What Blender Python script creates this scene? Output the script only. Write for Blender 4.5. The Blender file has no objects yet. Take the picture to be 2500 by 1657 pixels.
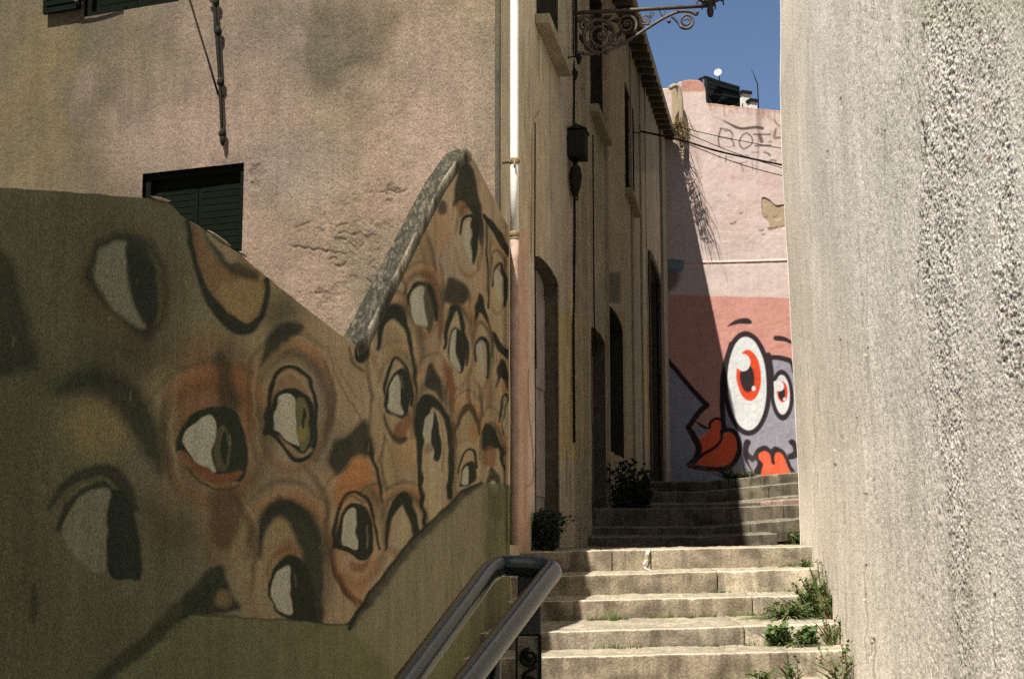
import bpy, bmesh, math, random
import numpy as np
from math import radians, sin, cos, pi
from mathutils import Vector
random.seed(7)
rng = np.random.default_rng(11)
sc = bpy.context.scene
COL = sc.collection
EYE = 1.7
SKY_STRENGTH = .05
SUN_STRENGTH = 5.0
EXPOSURE = 1.0
F = 50.0 / 36.0 * 2500.0
PITCH = math.atan((1300 - 828.5) / F)
SP, CP = sin(PITCH), cos(PITCH)
# direction towards the sun
SUN = Vector((-0.293, -0.55, 1.0)).normalized()

# ---------------------------------------------------------------- survey helpers (positions in metres, eye height = 0 there)
def ray(u, v):
    x = (np.asarray(u, float) - 1250) / F
    y = (828.5 - np.asarray(v, float)) / F
    d1 = CP - y * SP
    return x / d1, (SP + y * CP) / d1
def at(u, v, Y):
    a, b = ray(u, v)
    return Vector((float(a) * Y, Y, float(b) * Y + EYE))
def onwall(u, v, a, b):
    """point of the vertical plane X = a + b*Y seen at u,v: returns Y, Z(world)"""
    r, s = ray(u, v)
    Y = a / (r - b)
    return Y, s * Y + EYE
def px(X, Y, Z):
    z = Z - EYE
    f = Y * CP + z * SP
    return 1250 + F * X / f, 828.5 - F * (-Y * SP + z * CP) / f

# ---------------------------------------------------------------- noise
def _hash(ix, iy, seed):
    n = (ix.astype(np.int64) * 374761393 + iy.astype(np.int64) * 668265263 + seed * 982451653) & 0xffffffff
    n = ((n ^ (n >> 13)) * 1274126177) & 0xffffffff
    n = n ^ (n >> 16)
    return (n & 0xffff) / 65535.0
def vnoise(x, y, seed=0):
    ix = np.floor(x); iy = np.floor(y)
    fx = x - ix; fy = y - iy
    fx = fx * fx * (3 - 2 * fx); fy = fy * fy * (3 - 2 * fy)
    a = _hash(ix, iy, seed); b = _hash(ix + 1, iy, seed)
    c = _hash(ix, iy + 1, seed); d = _hash(ix + 1, iy + 1, seed)
    return (a * (1 - fx) + b * fx) * (1 - fy) + (c * (1 - fx) + d * fx) * fy
def fbm(x, y, seed=0, o=4):
    t = 0; a = 1; s = 0
    for k in range(o):
        t = t + a * vnoise(x * 2 ** k + 17.3 * k, y * 2 ** k - 9.1 * k, seed + k); s += a; a *= .5
    return t / s
def sstep(a, b, x):
    t = np.clip((x - a) / (b - a), 0, 1)
    return t * t * (3 - 2 * t)

# ---------------------------------------------------------------- paint (murals, stains: pigment on a wall)
def spline(pts, closed):
    p = np.array(pts, float); n = len(p); out = []
    rngk = range(n) if closed else range(n - 1)
    for i in rngk:
        if closed:
            p0, p1, p2, p3 = p[(i - 1) % n], p[i], p[(i + 1) % n], p[(i + 2) % n]
        else:
            p0, p1, p2, p3 = p[max(i - 1, 0)], p[i], p[i + 1], p[min(i + 2, n - 1)]
        for t in np.linspace(0, 1, 6, endpoint=False):
            out.append(.5 * ((2 * p1) + (-p0 + p2) * t + (2 * p0 - 5 * p1 + 4 * p2 - p3) * t * t + (-p0 + 3 * p1 - 3 * p2 + p3) * t ** 3))
    if not closed: out.append(p[-1])
    return np.array(out)
def segdist(x, y, S, closed, width=None):
    best = np.full(x.shape, 1e9); n = len(S)
    for i in range(n if closed else n - 1):
        a = S[i]; b = S[(i + 1) % n]
        dx, dy = b[0] - a[0], b[1] - a[1]
        L = dx * dx + dy * dy + 1e-9
        t = np.clip(((x - a[0]) * dx + (y - a[1]) * dy) / L, 0, 1)
        d = np.hypot(x - a[0] - t * dx, y - a[1] - t * dy)
        if width is not None: d = d - (width[i] * (1 - t) + width[(i + 1) % n] * t) / 2
        best = np.minimum(best, d)
    return best
def inside(x, y, S):
    r = np.zeros(x.shape, bool); n = len(S); j = n - 1
    for i in range(n):
        yi, yj = S[i][1], S[j][1]
        if yi != yj:
            c = ((yi > y) != (yj > y)) & (x < (S[j][0] - S[i][0]) * (y - yi) / (yj - yi) + S[i][0])
            r ^= c
        j = i
    return r
def FI(col, pts, soft=3, a=1., sharp=False): return ('F', col, pts, soft, a, sharp)
def ST(col, pts, w, soft=3, a=1.): return ('S', col, pts, w, soft, a)
def EL(col, cx, cy, rx, ry, soft=2.5, a=1., rot=0):
    r = radians(rot)
    pts = [(cx + rx * cos(t) * cos(r) - ry * sin(t) * sin(r), cy + rx * cos(t) * sin(r) + ry * sin(t) * cos(r)) for t in np.linspace(0, 2 * pi, 20, endpoint=False)]
    return ('F', col, pts, soft, a, False)
def shape_alpha(sh, x, y):
    if sh[0] == 'F':
        _, col, pts, soft, a, sharp = sh
        S = np.array(pts, float) if sharp else spline(pts, True)
        d = segdist(x, y, S, True); d = np.where(inside(x, y, S), -d, d)
        return a * np.clip(.5 - d / soft, 0, 1)
    _, col, pts, w, soft, a = sh
    if len(pts[0]) == 3:
        S = spline(pts, False); wd = S[:, 2]
    else:
        S = spline(pts, False); n = len(S)
        if isinstance(w, (tuple, list)): wd = np.interp(np.linspace(0, 1, n), np.linspace(0, 1, len(w)), w)
        else: wd = np.full(n, float(w))
    return a * np.clip(.5 - segdist(x, y, S, False, wd) / soft, 0, 1)
def bbox(sh):
    p = np.array([q[:2] for q in sh[2]], float)
    if sh[0] == 'F': m = sh[3] + 25
    else:
        w = sh[3]; w = max(w) if isinstance(w, (tuple, list)) else w
        if len(sh[2][0]) == 3: w = max(q[2] for q in sh[2])
        m = w + sh[4] + 20
    return p[:, 0].min() - m, p[:, 0].max() + m, p[:, 1].min() - m, p[:, 1].max() + m
def paint(U, V, base, shapes, wob=0):
    shp = U.shape
    x = U.ravel().astype(float); y = V.ravel().astype(float)
    if wob:
        x, y = x + wob * (vnoise(x / 22, y / 22, 5) - .5), y + wob * (vnoise(x / 22, y / 22, 6) - .5)
    c = np.array(base, float).reshape(-1, 3).copy()
    for sh in shapes:
        x0, x1, y0, y1 = bbox(sh)
        m = np.nonzero((x > x0) & (x < x1) & (y > y0) & (y < y1))[0]
        if len(m) == 0: continue
        al = shape_alpha(sh, x[m], y[m])[:, None]
        c[m] = c[m] * (1 - al) + np.array(sh[1]) * al
    return c.reshape(shp + (3,))
def relief(U, V, shapes):
    h = np.zeros(U.size); x = U.ravel(); y = V.ravel()
    for sh in shapes:
        x0, x1, y0, y1 = bbox(sh)
        m = np.nonzero((x > x0) & (x < x1) & (y > y0) & (y < y1))[0]
        if len(m): h[m] += shape_alpha(sh, x[m], y[m]) * sh[1]
    return h.reshape(U.shape)

# ---------------------------------------------------------------- objects
def tag(o, label=None, cat=None, group=None, kind=None):
    if label: o['label'] = label
    if cat: o['category'] = cat
    if group: o['group'] = group
    if kind: o['kind'] = kind
    return o
def empty(name, loc, label=None, cat=None, group=None, kind=None):
    o = bpy.data.objects.new(name, None); COL.objects.link(o)
    o.location = loc
    return tag(o, label, cat, group, kind)
def link(name, me, mat, parent=None):
    o = bpy.data.objects.new(name, me); COL.objects.link(o)
    if mat is not None: me.materials.append(mat)
    if parent is not None:
        o.parent = parent
        o.matrix_parent_inverse = parent.matrix_world.inverted() if False else __import__('mathutils').Matrix.Translation(-parent.location)
    return o
class MB:
    def __init__(s): s.v = []; s.f = []
    def add(s, vs, fs):
        n = len(s.v); s.v += [tuple(q) for q in vs]; s.f += [tuple(n + i for i in f) for f in fs]
    def hexa(s, c):  # 8 corners: bottom ring 0-3, top ring 4-7
        s.add(c, [(3, 2, 1, 0), (4, 5, 6, 7), (0, 1, 5, 4), (1, 2, 6, 5), (2, 3, 7, 6), (3, 0, 4, 7)])
    def box(s, x0, x1, y0, y1, z0, z1):
        s.hexa([(x0, y0, z0), (x1, y0, z0), (x1, y1, z0), (x0, y1, z0), (x0, y0, z1), (x1, y0, z1), (x1, y1, z1), (x0, y1, z1)])
    def obox(s, o, ex, ey, ez, a0, a1, b0, b1, c0, c1):
        P = lambda a, b, c: Vector(o) + Vector(ex) * a + Vector(ey) * b + Vector(ez) * c
        s.hexa([P(a0, b0, c0), P(a1, b0, c0), P(a1, b1, c0), P(a0, b1, c0), P(a0, b0, c1), P(a1, b0, c1), P(a1, b1, c1), P(a0, b1, c1)])
    def tube(s, pts, r, n=8, cap=True):
        pts = [Vector(p) for p in pts]; m = len(pts)
        rr = r if isinstance(r, (list, tuple)) else [r] * m
        T = [(pts[min(i + 1, m - 1)] - pts[max(i - 1, 0)]).normalized() for i in range(m)]
        up = Vector((0, 0, 1)) if abs(T[0].z) < .9 else Vector((1, 0, 0))
        N = (up - T[0] * up.dot(T[0])).normalized(); vs = []
        for i in range(m):
            N = (N - T[i] * N.dot(T[i])).normalized(); B = T[i].cross(N)
            for k in range(n):
                a = 2 * pi * k / n
                vs.append(pts[i] + (N * cos(a) + B * sin(a)) * rr[i])
        fs = [(i * n + k, i * n + (k + 1) % n, (i + 1) * n + (k + 1) % n, (i + 1) * n + k) for i in range(m - 1) for k in range(n)]
        if cap: fs += [tuple(range(n - 1, -1, -1)), tuple((m - 1) * n + k for k in range(n))]
        s.add(vs, fs)
    def build(s, name, mat, parent=None, smooth=False, bevel=0):
        me = bpy.data.meshes.new(name); me.from_pydata(s.v, [], s.f); me.update()
        o = link(name, me, mat, parent)
        bm = bmesh.new(); bm.from_mesh(me); bmesh.ops.recalc_face_normals(bm, faces=bm.faces); bm.to_mesh(me); bm.free()
        if smooth:
            me.polygons.foreach_set('use_smooth', [True] * len(me.polygons))
        if bevel:
            b = o.modifiers.new('bevel', 'BEVEL'); b.width = bevel; b.segments = 2
        return o
def cr(pts, n=6):
    """smooth 3D polyline"""
    return [Vector(p) for p in spline([tuple(p) for p in pts], False)] if n else pts
def sheet(name, P, C, mat, parent=None, mask=None, back=None, smooth=True):
    """P (rows, cols, 3), optional colour C, optional cell mask, back = vector giving the wall its thickness"""
    nr, nc = P.shape[:2]
    idx = np.arange(nr * nc).reshape(nr, nc)
    q = np.stack([idx[:-1, :-1], idx[:-1, 1:], idx[1:, 1:], idx[1:, :-1]], -1)
    q = q[mask] if mask is not None else q.reshape(-1, 4)
    V = P.reshape(-1, 3); faces = [q.reshape(-1, 4)]; extra = []
    if back is not None:
        bt = P[-1] + np.array(back); bb = P[0] + np.array(back)
        base = len(V); V = np.vstack([V, bt, bb])
        t = base + np.arange(nc); b = base + nc + np.arange(nc)
        ft = idx[-1]; fb = idx[0]
        faces.append(np.stack([ft[:-1], ft[1:], t[1:], t[:-1]], -1))
        faces.append(np.stack([fb[1:], fb[:-1], b[:-1], b[1:]], -1))
        faces.append(np.stack([t[:-1], t[1:], b[1:], b[:-1]], -1))
        extra = [list(idx[:, 0][::-1]) + [b[0], t[0]], list(idx[:, -1]) + [t[-1], b[-1]]]
    Q = np.vstack(faces)
    me = bpy.data.meshes.new(name)
    me.vertices.add(len(V)); me.vertices.foreach_set('co', V.astype(np.float32).ravel())
    li = list([Q.ravel()]) + [np.array(e) for e in extra]
    loops = np.concatenate(li).astype(np.int32)
    starts = np.concatenate([np.arange(len(Q)) * 4, len(Q) * 4 + np.cumsum([0] + [len(e) for e in extra])[:len(extra)]]).astype(np.int32)
    me.loops.add(len(loops)); me.loops.foreach_set('vertex_index', loops)
    me.polygons.add(len(starts)); me.polygons.foreach_set('loop_start', starts)
    sm = np.zeros(len(starts), bool); sm[:len(q)] = smooth
    me.polygons.foreach_set('use_smooth', sm)
    me.update(calc_edges=True); me.validate()
    if C is not None:
        at_ = me.color_attributes.new('paint', 'FLOAT_COLOR', 'POINT')
        c = np.ones((len(V), 4), np.float32); c[:nr * nc, :3] = C.reshape(-1, 3)
        if back is not None: c[nr * nc:, :3] = C.reshape(-1, 3).mean(0)
        at_.data.foreach_set('color', c.ravel())
    return link(name, me, mat, parent)

# ---------------------------------------------------------------- materials
def mat(name, rough=.9, spec=.2):
    m = bpy.data.materials.new(name); m.use_nodes = True
    nt = m.node_tree; b = nt.nodes['Principled BSDF']
    b.inputs['Roughness'].default_value = rough; b.inputs['Specular IOR Level'].default_value = spec
    return m, nt, b
def nz(nt, scale, detail=4, rough=.6, co=None, dist=0):
    n = nt.nodes.new('ShaderNodeTexNoise'); n.inputs['Scale'].default_value = scale
    n.inputs['Detail'].default_value = detail; n.inputs['Roughness'].default_value = rough; n.inputs['Distortion'].default_value = dist
    if co: nt.links.new(co, n.inputs['Vector'])
    return n.outputs['Fac']
def ramp(nt, src, stops):
    r = nt.nodes.new('ShaderNodeValToRGB'); e = r.color_ramp.elements
    while len(e) < len(stops): e.new(.5)
    for k, (p, c) in enumerate(stops):
        e[k].position = p; e[k].color = (c[0], c[1], c[2], 1) if isinstance(c, (tuple, list)) else (c, c, c, 1)
    nt.links.new(src, r.inputs[0]); return r.outputs[0]
def mix(nt, mode, f, a, b):
    m = nt.nodes.new('ShaderNodeMix'); m.data_type = 'RGBA'; m.blend_type = mode
    if isinstance(f, (int, float)): m.inputs[0].default_value = f
    else: nt.links.new(f, m.inputs[0])
    for s, k in ((a, 6), (b, 7)):
        if isinstance(s, (tuple, list)): m.inputs[k].default_value = (s[0], s[1], s[2], 1)
        else: nt.links.new(s, m.inputs[k])
    return m.outputs[2]
def bump(nt, b, h, strength, dist):
    n = nt.nodes.new('ShaderNodeBump'); n.inputs['Strength'].default_value = strength; n.inputs['Distance'].default_value = dist
    nt.links.new(h, n.inputs['Height']); nt.links.new(n.outputs[0], b.inputs['Normal'])
def coords(nt, sx=1, sy=1, sz=1):
    t = nt.nodes.new('ShaderNodeTexCoord'); m = nt.nodes.new('ShaderNodeMapping')
    m.inputs['Scale'].default_value = (sx, sy, sz)
    nt.links.new(t.outputs['Object'], m.inputs[0]); return m.outputs[0]
def painted(name, grain=.25, gs=260, bs=.35, bd=.004, bscale=90, streak=.15, rough=.92, squash=1):
    """plaster that carries the pigment stored on the mesh"""
    m, nt, b = mat(name, rough, .15)
    a = nt.nodes.new('ShaderNodeVertexColor'); a.layer_name = 'paint'
    co = coords(nt); cs = coords(nt, 1, 1, .08)
    g = ramp(nt, nz(nt, gs, 2, .8, coords(nt, 1, squash, 1)), [(.3, 1 - grain), (.7, 1 + grain)])
    s = ramp(nt, nz(nt, 14, 4, .6, cs), [(.25, 1 - streak), (.75, 1 + streak)])
    d = ramp(nt, nz(nt, 3.5, 6, .65, co), [(.3, 1 - streak), (.7, 1 + streak)])
    c = mix(nt, 'MULTIPLY', 1, a.outputs[0], g)
    c = mix(nt, 'MULTIPLY', 1, c, s); c = mix(nt, 'MULTIPLY', 1, c, d)
    nt.links.new(c, b.inputs['Base Color'])
    bump(nt, b, nz(nt, bscale, 6, .7, co), bs, bd)
    return m
def plain(name, c1, c2, scale=6, rough=.85, gs=200, grain=.2, bs=.3, bd=.003, spec=.2, metal=0, bscale=60):
    m, nt, b = mat(name, rough, spec); b.inputs['Metallic'].default_value = metal
    co = coords(nt)
    c = ramp(nt, nz(nt, scale, 6, .65, co, .4), [(.3, c1), (.7, c2)])
    g = ramp(nt, nz(nt, gs, 2, .8, co), [(.3, 1 - grain), (.7, 1 + grain)])
    nt.links.new(mix(nt, 'MULTIPLY', 1, c, g), b.inputs['Base Color'])
    bump(nt, b, nz(nt, bscale, 5, .7, co), bs, bd)
    return m
# colour ramps clamp nothing above 1 when used as multipliers, so the grain is centred on 1
M = {}
M['mural'] = painted('mural_plaster', .45, 110, .6, .004, 70, .14)
M['facade'] = painted('facade_plaster', .42, 70, 1., .006, 70, .12)
M['alley'] = painted('alley_plaster', .26, 60, .6, .006, 40, .18)
M['pink'] = painted('pink_plaster', .10, 32, .35, .006, 25, .06)
M['rough'] = painted('rough_plaster', .5, 170, .8, .003, 110, .03, squash=.2)
M['stone'] = painted('step_stone', .42, 60, .9, .006, 70, .22)
M['coping'] = plain('coping_stone', (.035, .035, .028), (.20, .17, .12), 22, .95, 130, .4, .9, .01)
M['iron'] = plain('dark_iron', (.007, .009, .007), (.018, .017, .013), 20, .75, 90, .3, .3, .002, .12)
M['rust_iron'] = plain('weathered_iron', (.03, .022, .017), (.10, .075, .06), 30, .6, 90, .3, .4, .002, .4)
M['pipe_low'] = plain('pipe_pink', (.20, .14, .11), (.42, .31, .25), 9, .7, 60, .1, .2, .001)
M['rail'] = plain('rail_paint', (.004, .009, .006), (.018, .026, .018), 18, .24, 120, .5, .35, .002, .45)
M['post'] = plain('post_stone', (.15, .135, .10), (.26, .235, .18), 12, .8, 90, .3, .3, .002)
M['green'] = plain('shutter_green', (.004, .006, .004), (.007, .009, .006), 9, .9, 90, .3, .3, .002, .03)
M['dark'] = plain('dark_opening', (.016, .016, .012), (.036, .033, .025), 9, .8, 90, .3, .3, .002)
M['door'] = plain('door_paint', (.24, .20, .19), (.36, .31, .29), 5, .8, 90, .2, .3, .002)
M['dark_brown'] = plain('dark_brown_trim', (.045, .04, .03), (.09, .078, .055), 9, .9, 60, .25, .3, .003)
M['frame'] = plain('stone_trim', (.22, .185, .13), (.34, .29, .21), 5, .9, 90, .25, .4, .003)
M['pipe'] = plain('pipe_white', (.62, .62, .60), (.78, .78, .76), 7, .6, 60, .08, .15, .001)
M['collar'] = plain('pipe_collar', (.10, .08, .05), (.28, .2, .1), 30, .7, 60, .08, .15, .001)
M['eave'] = plain('eave_wood', (.045, .042, .028), (.09, .08, .052), 4, .9, 60, .25, .4, .004)
M['gutter'] = plain('gutter_zinc', (.22, .18, .12), (.4, .34, .26), 5, .7, 60, .2, .3, .003)
M['tile'] = plain('roof_tile', (.22, .09, .05), (.38, .18, .1), 8, .9, 60, .25, .5, .006)
M['cobble'] = plain('cobbles', (.12, .11, .08), (.34, .31, .25), 18, .95, 60, .35, .9, .02, bscale=22)
M['soil'] = plain('paving', (.10, .09, .07), (.26, .23, .18), 5, .95, 60, .3, .8, .02, bscale=18)
M['leaf'] = plain('leaf_green', (.03, .065, .018), (.09, .15, .04), 14, .7, 90, .2, .2, .001, .3)
M['leaf_dark'] = plain('leaf_dark', (.008, .014, .007), (.022, .034, .013), 12, .8, 90, .2, .2, .001, .3)
M['blade'] = plain('grass_blade', (.05, .09, .02), (.16, .19, .07), 9, .75, 90, .2, .2, .001, .3)
M['dry'] = plain('dry_stem', (.10, .07, .03), (.24, .17, .08), 9, .9, 90, .2, .2, .001, .3)
M['white'] = plain('white_render', (.55, .56, .5), (.7, .7, .64), 5, .9, 60, .1, .2, .002)
M['ribbon'] = plain('ribbon', (.55, .52, .46), (.75, .72, .66), 20, .7, 60, .1, .2, .001)
M['net'] = plain('net_green', (.005, .010, .010), (.014, .022, .02), 30, .9, 60, .4, .3, .003)
M['blue'] = plain('sheet_blue', (.03, .05, .09), (.09, .12, .2), 12, .9, 60, .3, .3, .003)
M['cable'] = plain('cable_black', (.015, .012, .010), (.035, .022, .02), 9, .95, 60, .2, .2, .001, .0)
# ================================================================ pigments
K = (.013, .017, .011); WH = (.27, .26, .20); OC = (.18, .13, .055); RU = (.125, .05, .021); OR = (.27, .115, .032)
DW = (.115, .12, .082); TAN = (.21, .165, .098); PU = (.20, .16, .13); BR = (.052, .035, .018); OL = (.055, .055, .027); LO = (.26, .21, .125)
def C(sx, sy, s, pts): return [(sx + p[0] * s, sy + p[1] * s) + tuple(w * s for w in p[2:]) for p in pts]

def mural_shapes():
    s = []
    A = s.append
    # broad washes
    for col, cx, cy, rx, ry, a in ((OL, 120, 620, 170, 150, .5), (OC, 610, 700, 90, 120, .35), (BR, 330, 880, 70, 60, .45), (RU, 500, 900, 80, 90, .45),
            (OC, 240, 1040, 90, 80, .45), (OC, 420, 980, 60, 90, .4), (OL, 60, 1050, 90, 160, .35), (BR, 400, 1260, 60, 90, .35), (RU, 545, 1260, 45, 110, .55),
            (OC, 620, 1300, 40, 130, .45), (PU, 790, 1010, 45, 130, .55), (PU, 770, 960, 30, 90, .4), (OC, 930, 1150, 60, 120, .5), (OR, 850, 1190, 50, 60, .5),
            (OR, 990, 1090, 30, 60, .3), (RU, 1050, 640, 20, 60, .5), (PU, 1092, 640, 35, 70, .6), (RU, 1062, 880, 10, 80, .5), (OR, 1160, 780, 10, 60, .35),
            (RU, 1195, 960, 10, 35, .6), (OR, 1080, 560, 20, 60, .3), (OC, 1010, 640, 40, 80, .3), (OC, 870, 1500, 60, 60, .2), (RU, 620, 960, 40, 100, .35),
            (OL, 420, 640, 40, 100, .35), (OC, 960, 1290, 40, 60, .35), (LO, 1070, 1180, 14, 80, .4), (LO, 915, 880, 14, 60, .3), (LO, 1225, 800, 12, 40, .4),
            (PU, 700, 1180, 60, 50, .35), (TAN, 520, 1240, 40, 60, .3), (OL, 700, 760, 50, 40, .4), (OR, 1235, 930, 8, 60, .4), (OC, 840, 960, 30, 120, .3)):
        A(EL(col, cx, cy, rx, ry, 60 if rx > 30 else 18, a))
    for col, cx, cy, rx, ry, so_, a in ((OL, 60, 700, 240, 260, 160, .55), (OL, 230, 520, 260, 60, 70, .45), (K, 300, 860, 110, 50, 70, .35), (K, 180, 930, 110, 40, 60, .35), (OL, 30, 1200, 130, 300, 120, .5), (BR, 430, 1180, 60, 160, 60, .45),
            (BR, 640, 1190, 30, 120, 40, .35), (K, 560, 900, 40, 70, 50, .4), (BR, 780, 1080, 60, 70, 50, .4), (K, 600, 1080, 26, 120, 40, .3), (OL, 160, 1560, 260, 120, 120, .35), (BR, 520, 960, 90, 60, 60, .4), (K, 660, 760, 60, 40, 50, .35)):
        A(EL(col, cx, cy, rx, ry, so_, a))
    # hair-like swirls between the eyes
    for pts, w, a in (([(800, 850), (825, 930), (860, 990), (885, 1030)], 5, .5), ([(815, 870), (850, 940), (885, 985)], 4, .4), ([(880, 850), (905, 960), (905, 1060)], 4, .3),
            ([(790, 880), (800, 960), (812, 1030)], 4, .3), ([(1000, 820), (1015, 900), (1030, 940)], 4, .5), ([(1080, 620), (1070, 720), (1080, 800)], 5, .4),
            ([(1100, 560), (1110, 660), (1095, 700)], 4, .3), ([(1140, 700), (1150, 760), (1150, 840)], 5, .5), ([(560, 880), (540, 940), (560, 1000)], 8, .5),
            ([(420, 880), (400, 960), (395, 1060)], 7, .3), ([(610, 1130), (615, 1260), (600, 1400)], 6, .4), ([(1100, 930), (1090, 1000)], 4, .4), ([(1150, 900), (1160, 960), (1150, 1010)], 4, .3),
            ([(860, 870), (875, 900), (900, 910)], 5, .6), ([(935, 1060), (960, 1120), (970, 1200)], 5, .3), ([(1178, 600), (1186, 700), (1180, 800)], 4, .35), ([(1000, 560), (1030, 600), (1040, 660)], 5, .35)):
        A(ST(BR, pts, w, 5, a))
    for cx, cy, rx, ry in ((972, 960, 40, 88), (1060, 1110, 46, 165), (868, 1305, 60, 110), (710, 1005, 74, 130), (1030, 745, 40, 70), (1115, 850, 34, 90), (1176, 868, 22, 72), (1142, 1125, 32, 115), (1214, 690, 18, 70), (1144, 590, 28, 78), (1200, 1150, 25, 105), (700, 1400, 85, 150), (520, 1080, 105, 130), (970, 850, 50, 90), (985, 1280, 45, 70), (1230, 930, 14, 60)):
        A(EL(LO, cx - rx * .2, cy, rx * 1.5, ry * 1.3, rx * .9, .28))
        ring = [(cx + rx * 1.22 * cos(t), cy + ry * 1.12 * sin(t)) for t in np.linspace(-2.9, .9, 9)]
        A(ST(BR, ring, [2, rx * .35, rx * .55, rx * .35, 2], max(5, rx * .35), .75))
        ring = [(cx + rx * 1.12 * cos(t), cy + ry * 1.1 * sin(t)) for t in np.linspace(.5, 3.0, 7)]
        A(ST(RU, ring, [2, rx * .3, rx * .35, rx * .2, 2], max(5, rx * .35), .6))
        ring = [(cx + rx * 1.5 * cos(t), cy + ry * 1.3 * sin(t)) for t in np.linspace(-2.4, -.4, 7)]
        A(ST(OR, ring, [2, rx * .25, rx * .35, 2], max(5, rx * .3), .5))
        ring = [(cx + rx * 1.75 * cos(t), cy + ry * 1.5 * sin(t)) for t in np.linspace(-2.7, -.9, 7)]
        A(ST(BR, ring, [1, rx * .12, rx * .2, 1], max(4, rx * .15), .55))
    for pts, w in (([(905, 800), (898, 880), (905, 960), (900, 1060)], 9), ([(940, 1060), (930, 1130), (945, 1200)], 8), ([(1010, 850), (1016, 930), (1012, 1010), (1018, 1100)], 8), ([(1075, 640), (1082, 700), (1076, 780), (1070, 860)], 9), ([(1098, 1010), (1112, 1060), (1110, 1150)], 7),
            ([(1150, 900), (1146, 960), (1152, 1010)], 7), ([(1168, 930), (1176, 990), (1172, 1040)], 7), ([(790, 880), (812, 950), (806, 1020), (790, 1090)], 12), ([(620, 860), (606, 940), (612, 1040), (628, 1130)], 14), ([(960, 640), (985, 690), (990, 760)], 8), ([(1040, 560), (1060, 620), (1062, 670)], 8),
            ([(1195, 560), (1198, 640), (1196, 720)], 6), ([(1180, 950), (1178, 1010)], 6), ([(740, 1140), (790, 1200), (800, 1290), (790, 1400)], 14), ([(560, 1200), (600, 1260), (620, 1350), (612, 1450)], 16), ([(420, 930), (400, 1010), (405, 1110), (430, 1200)], 18), ([(880, 1200), (920, 1180), (960, 1190)], 8), ([(1100, 900), (1086, 960), (1092, 1010)], 7)):
        A(ST(BR, pts, [2, w, w * 1.2, 2], max(5, w * .9), .7)); A(ST(LO, [(p[0] + w * 1.1, p[1]) for p in pts], [1, w * .5, 1], 5, .35))
    # far left big eye
    A(FI(BR, [(190, 700), (215, 590), (290, 545), (380, 560), (430, 640), (440, 740), (405, 830), (350, 860), (270, 830), (210, 780)], 60, .5))
    A(FI(K, C(0, 350, .4146, [(500, 760), (560, 600), (680, 530), (850, 550), (970, 700), (990, 900), (960, 1060), (870, 1160), (760, 1090), (640, 970), (520, 840)]), 22, .85))
    A(FI(DW, [(232, 665), (245, 612), (275, 590), (311, 597), (315, 640), (318, 700), (325, 745), (352, 800), (300, 775), (258, 725)], 12, .9))
    A(FI(OL, [(370, 610), (395, 670), (400, 740), (385, 790), (372, 740), (378, 680)], 14, .6))
    A(FI(K, [(311, 600), (345, 600), (375, 650), (385, 720), (378, 775), (360, 790), (335, 760), (320, 700)], 8))
    A(FI(K, [(-40, 600), (0, 610), (30, 640), (55, 720), (80, 820), (95, 888), (60, 905), (-40, 900)], 26, .8))
    # hanging loop
    A(FI(RU, [(464, 548), (500, 590), (545, 650), (640, 680), (640, 750), (600, 790), (545, 755), (490, 680)], 12, .55))
    A(FI(OC, [(540, 690), (640, 690), (635, 750), (590, 785), (548, 750)], 16, .7))
    A(ST(K, [(455, 520, 10), (468, 600, 14), (485, 670, 16), (520, 740, 24), (565, 790, 34), (605, 805, 30), (636, 775, 18), (650, 720, 14), (652, 680, 12)], 0, 7))
    A(ST(K, [(500, 560, 10), (530, 610, 22), (570, 650, 34), (620, 672, 30)], 0, 14, .8))
    A(FI(TAN, [(505, 568), (540, 590), (575, 625), (560, 640), (525, 600)], 8, .8))
    A(FI(K, [(638, 895), (645, 840), (672, 800), (720, 785), (745, 800), (700, 835), (665, 870)], 14, .9))
    A(ST(OC, [(640, 905), (690, 850), (745, 820)], 14, 12, .6))
    # left crescents
    A(ST(K, [(150, 950, 30), (230, 925, 60), (300, 965, 80), (345, 1030, 75), (372, 1095, 55), (392, 1150, 20)], 0, 34, .85))
    A(ST(K, [(118, 1240, 12), (155, 1190, 20), (205, 1158, 28), (262, 1150, 32), (305, 1185, 30), (330, 1240, 22)], 0, 12, .85))
    A(ST(K, [(140, 1290, 14), (165, 1235, 16), (205, 1200, 14), (250, 1180, 16), (275, 1200, 16)], 0, 8, .85))
    A(ST(OL, [(150, 1215), (200, 1178), (250, 1168)], 10, 8, .8))
    A(FI(DW, [(149, 1300), (185, 1225), (234, 1193), (272, 1202), (266, 1266), (262, 1333), (272, 1385), (225, 1395), (180, 1356)], 9, .8))
    A(FI(K, [(275, 1195), (311, 1207), (331, 1266), (343, 1333), (345, 1408), (316, 1412), (272, 1407), (260, 1333), (264, 1266)], 6))
    A(FI(K, [(72, 1500), (70, 1450), (85, 1420), (92, 1470), (88, 1515)], 12, .6))
    # eye G
    A(FI(RU, [(430, 955), (500, 890), (590, 900), (620, 1000), (610, 1130), (590, 1180), (480, 1170), (430, 1100)], 30, .6))
    A(ST(K, [(535, 870, 26), (550, 930, 44), (560, 985, 50)], 0, 20, .7))
    A(FI(K, [(428, 1100), (440, 1050), (470, 1012), (520, 992), (572, 1002), (602, 1060), (606, 1120), (590, 1175), (540, 1160), (480, 1128), (445, 1104)], 6))
    A(FI(WH, [(446, 1072), (469, 1036), (518, 1015), (524, 1063), (518, 1110), (530, 1150), (487, 1133), (455, 1099)], 4))
    A(FI(OL, [(528, 1050), (545, 1040), (560, 1070), (562, 1120), (548, 1150), (532, 1140), (524, 1095)], 5))
    A(FI(K, [(541, 1060), (551, 1060), (557, 1100), (550, 1135), (540, 1105)], 3))
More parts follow.
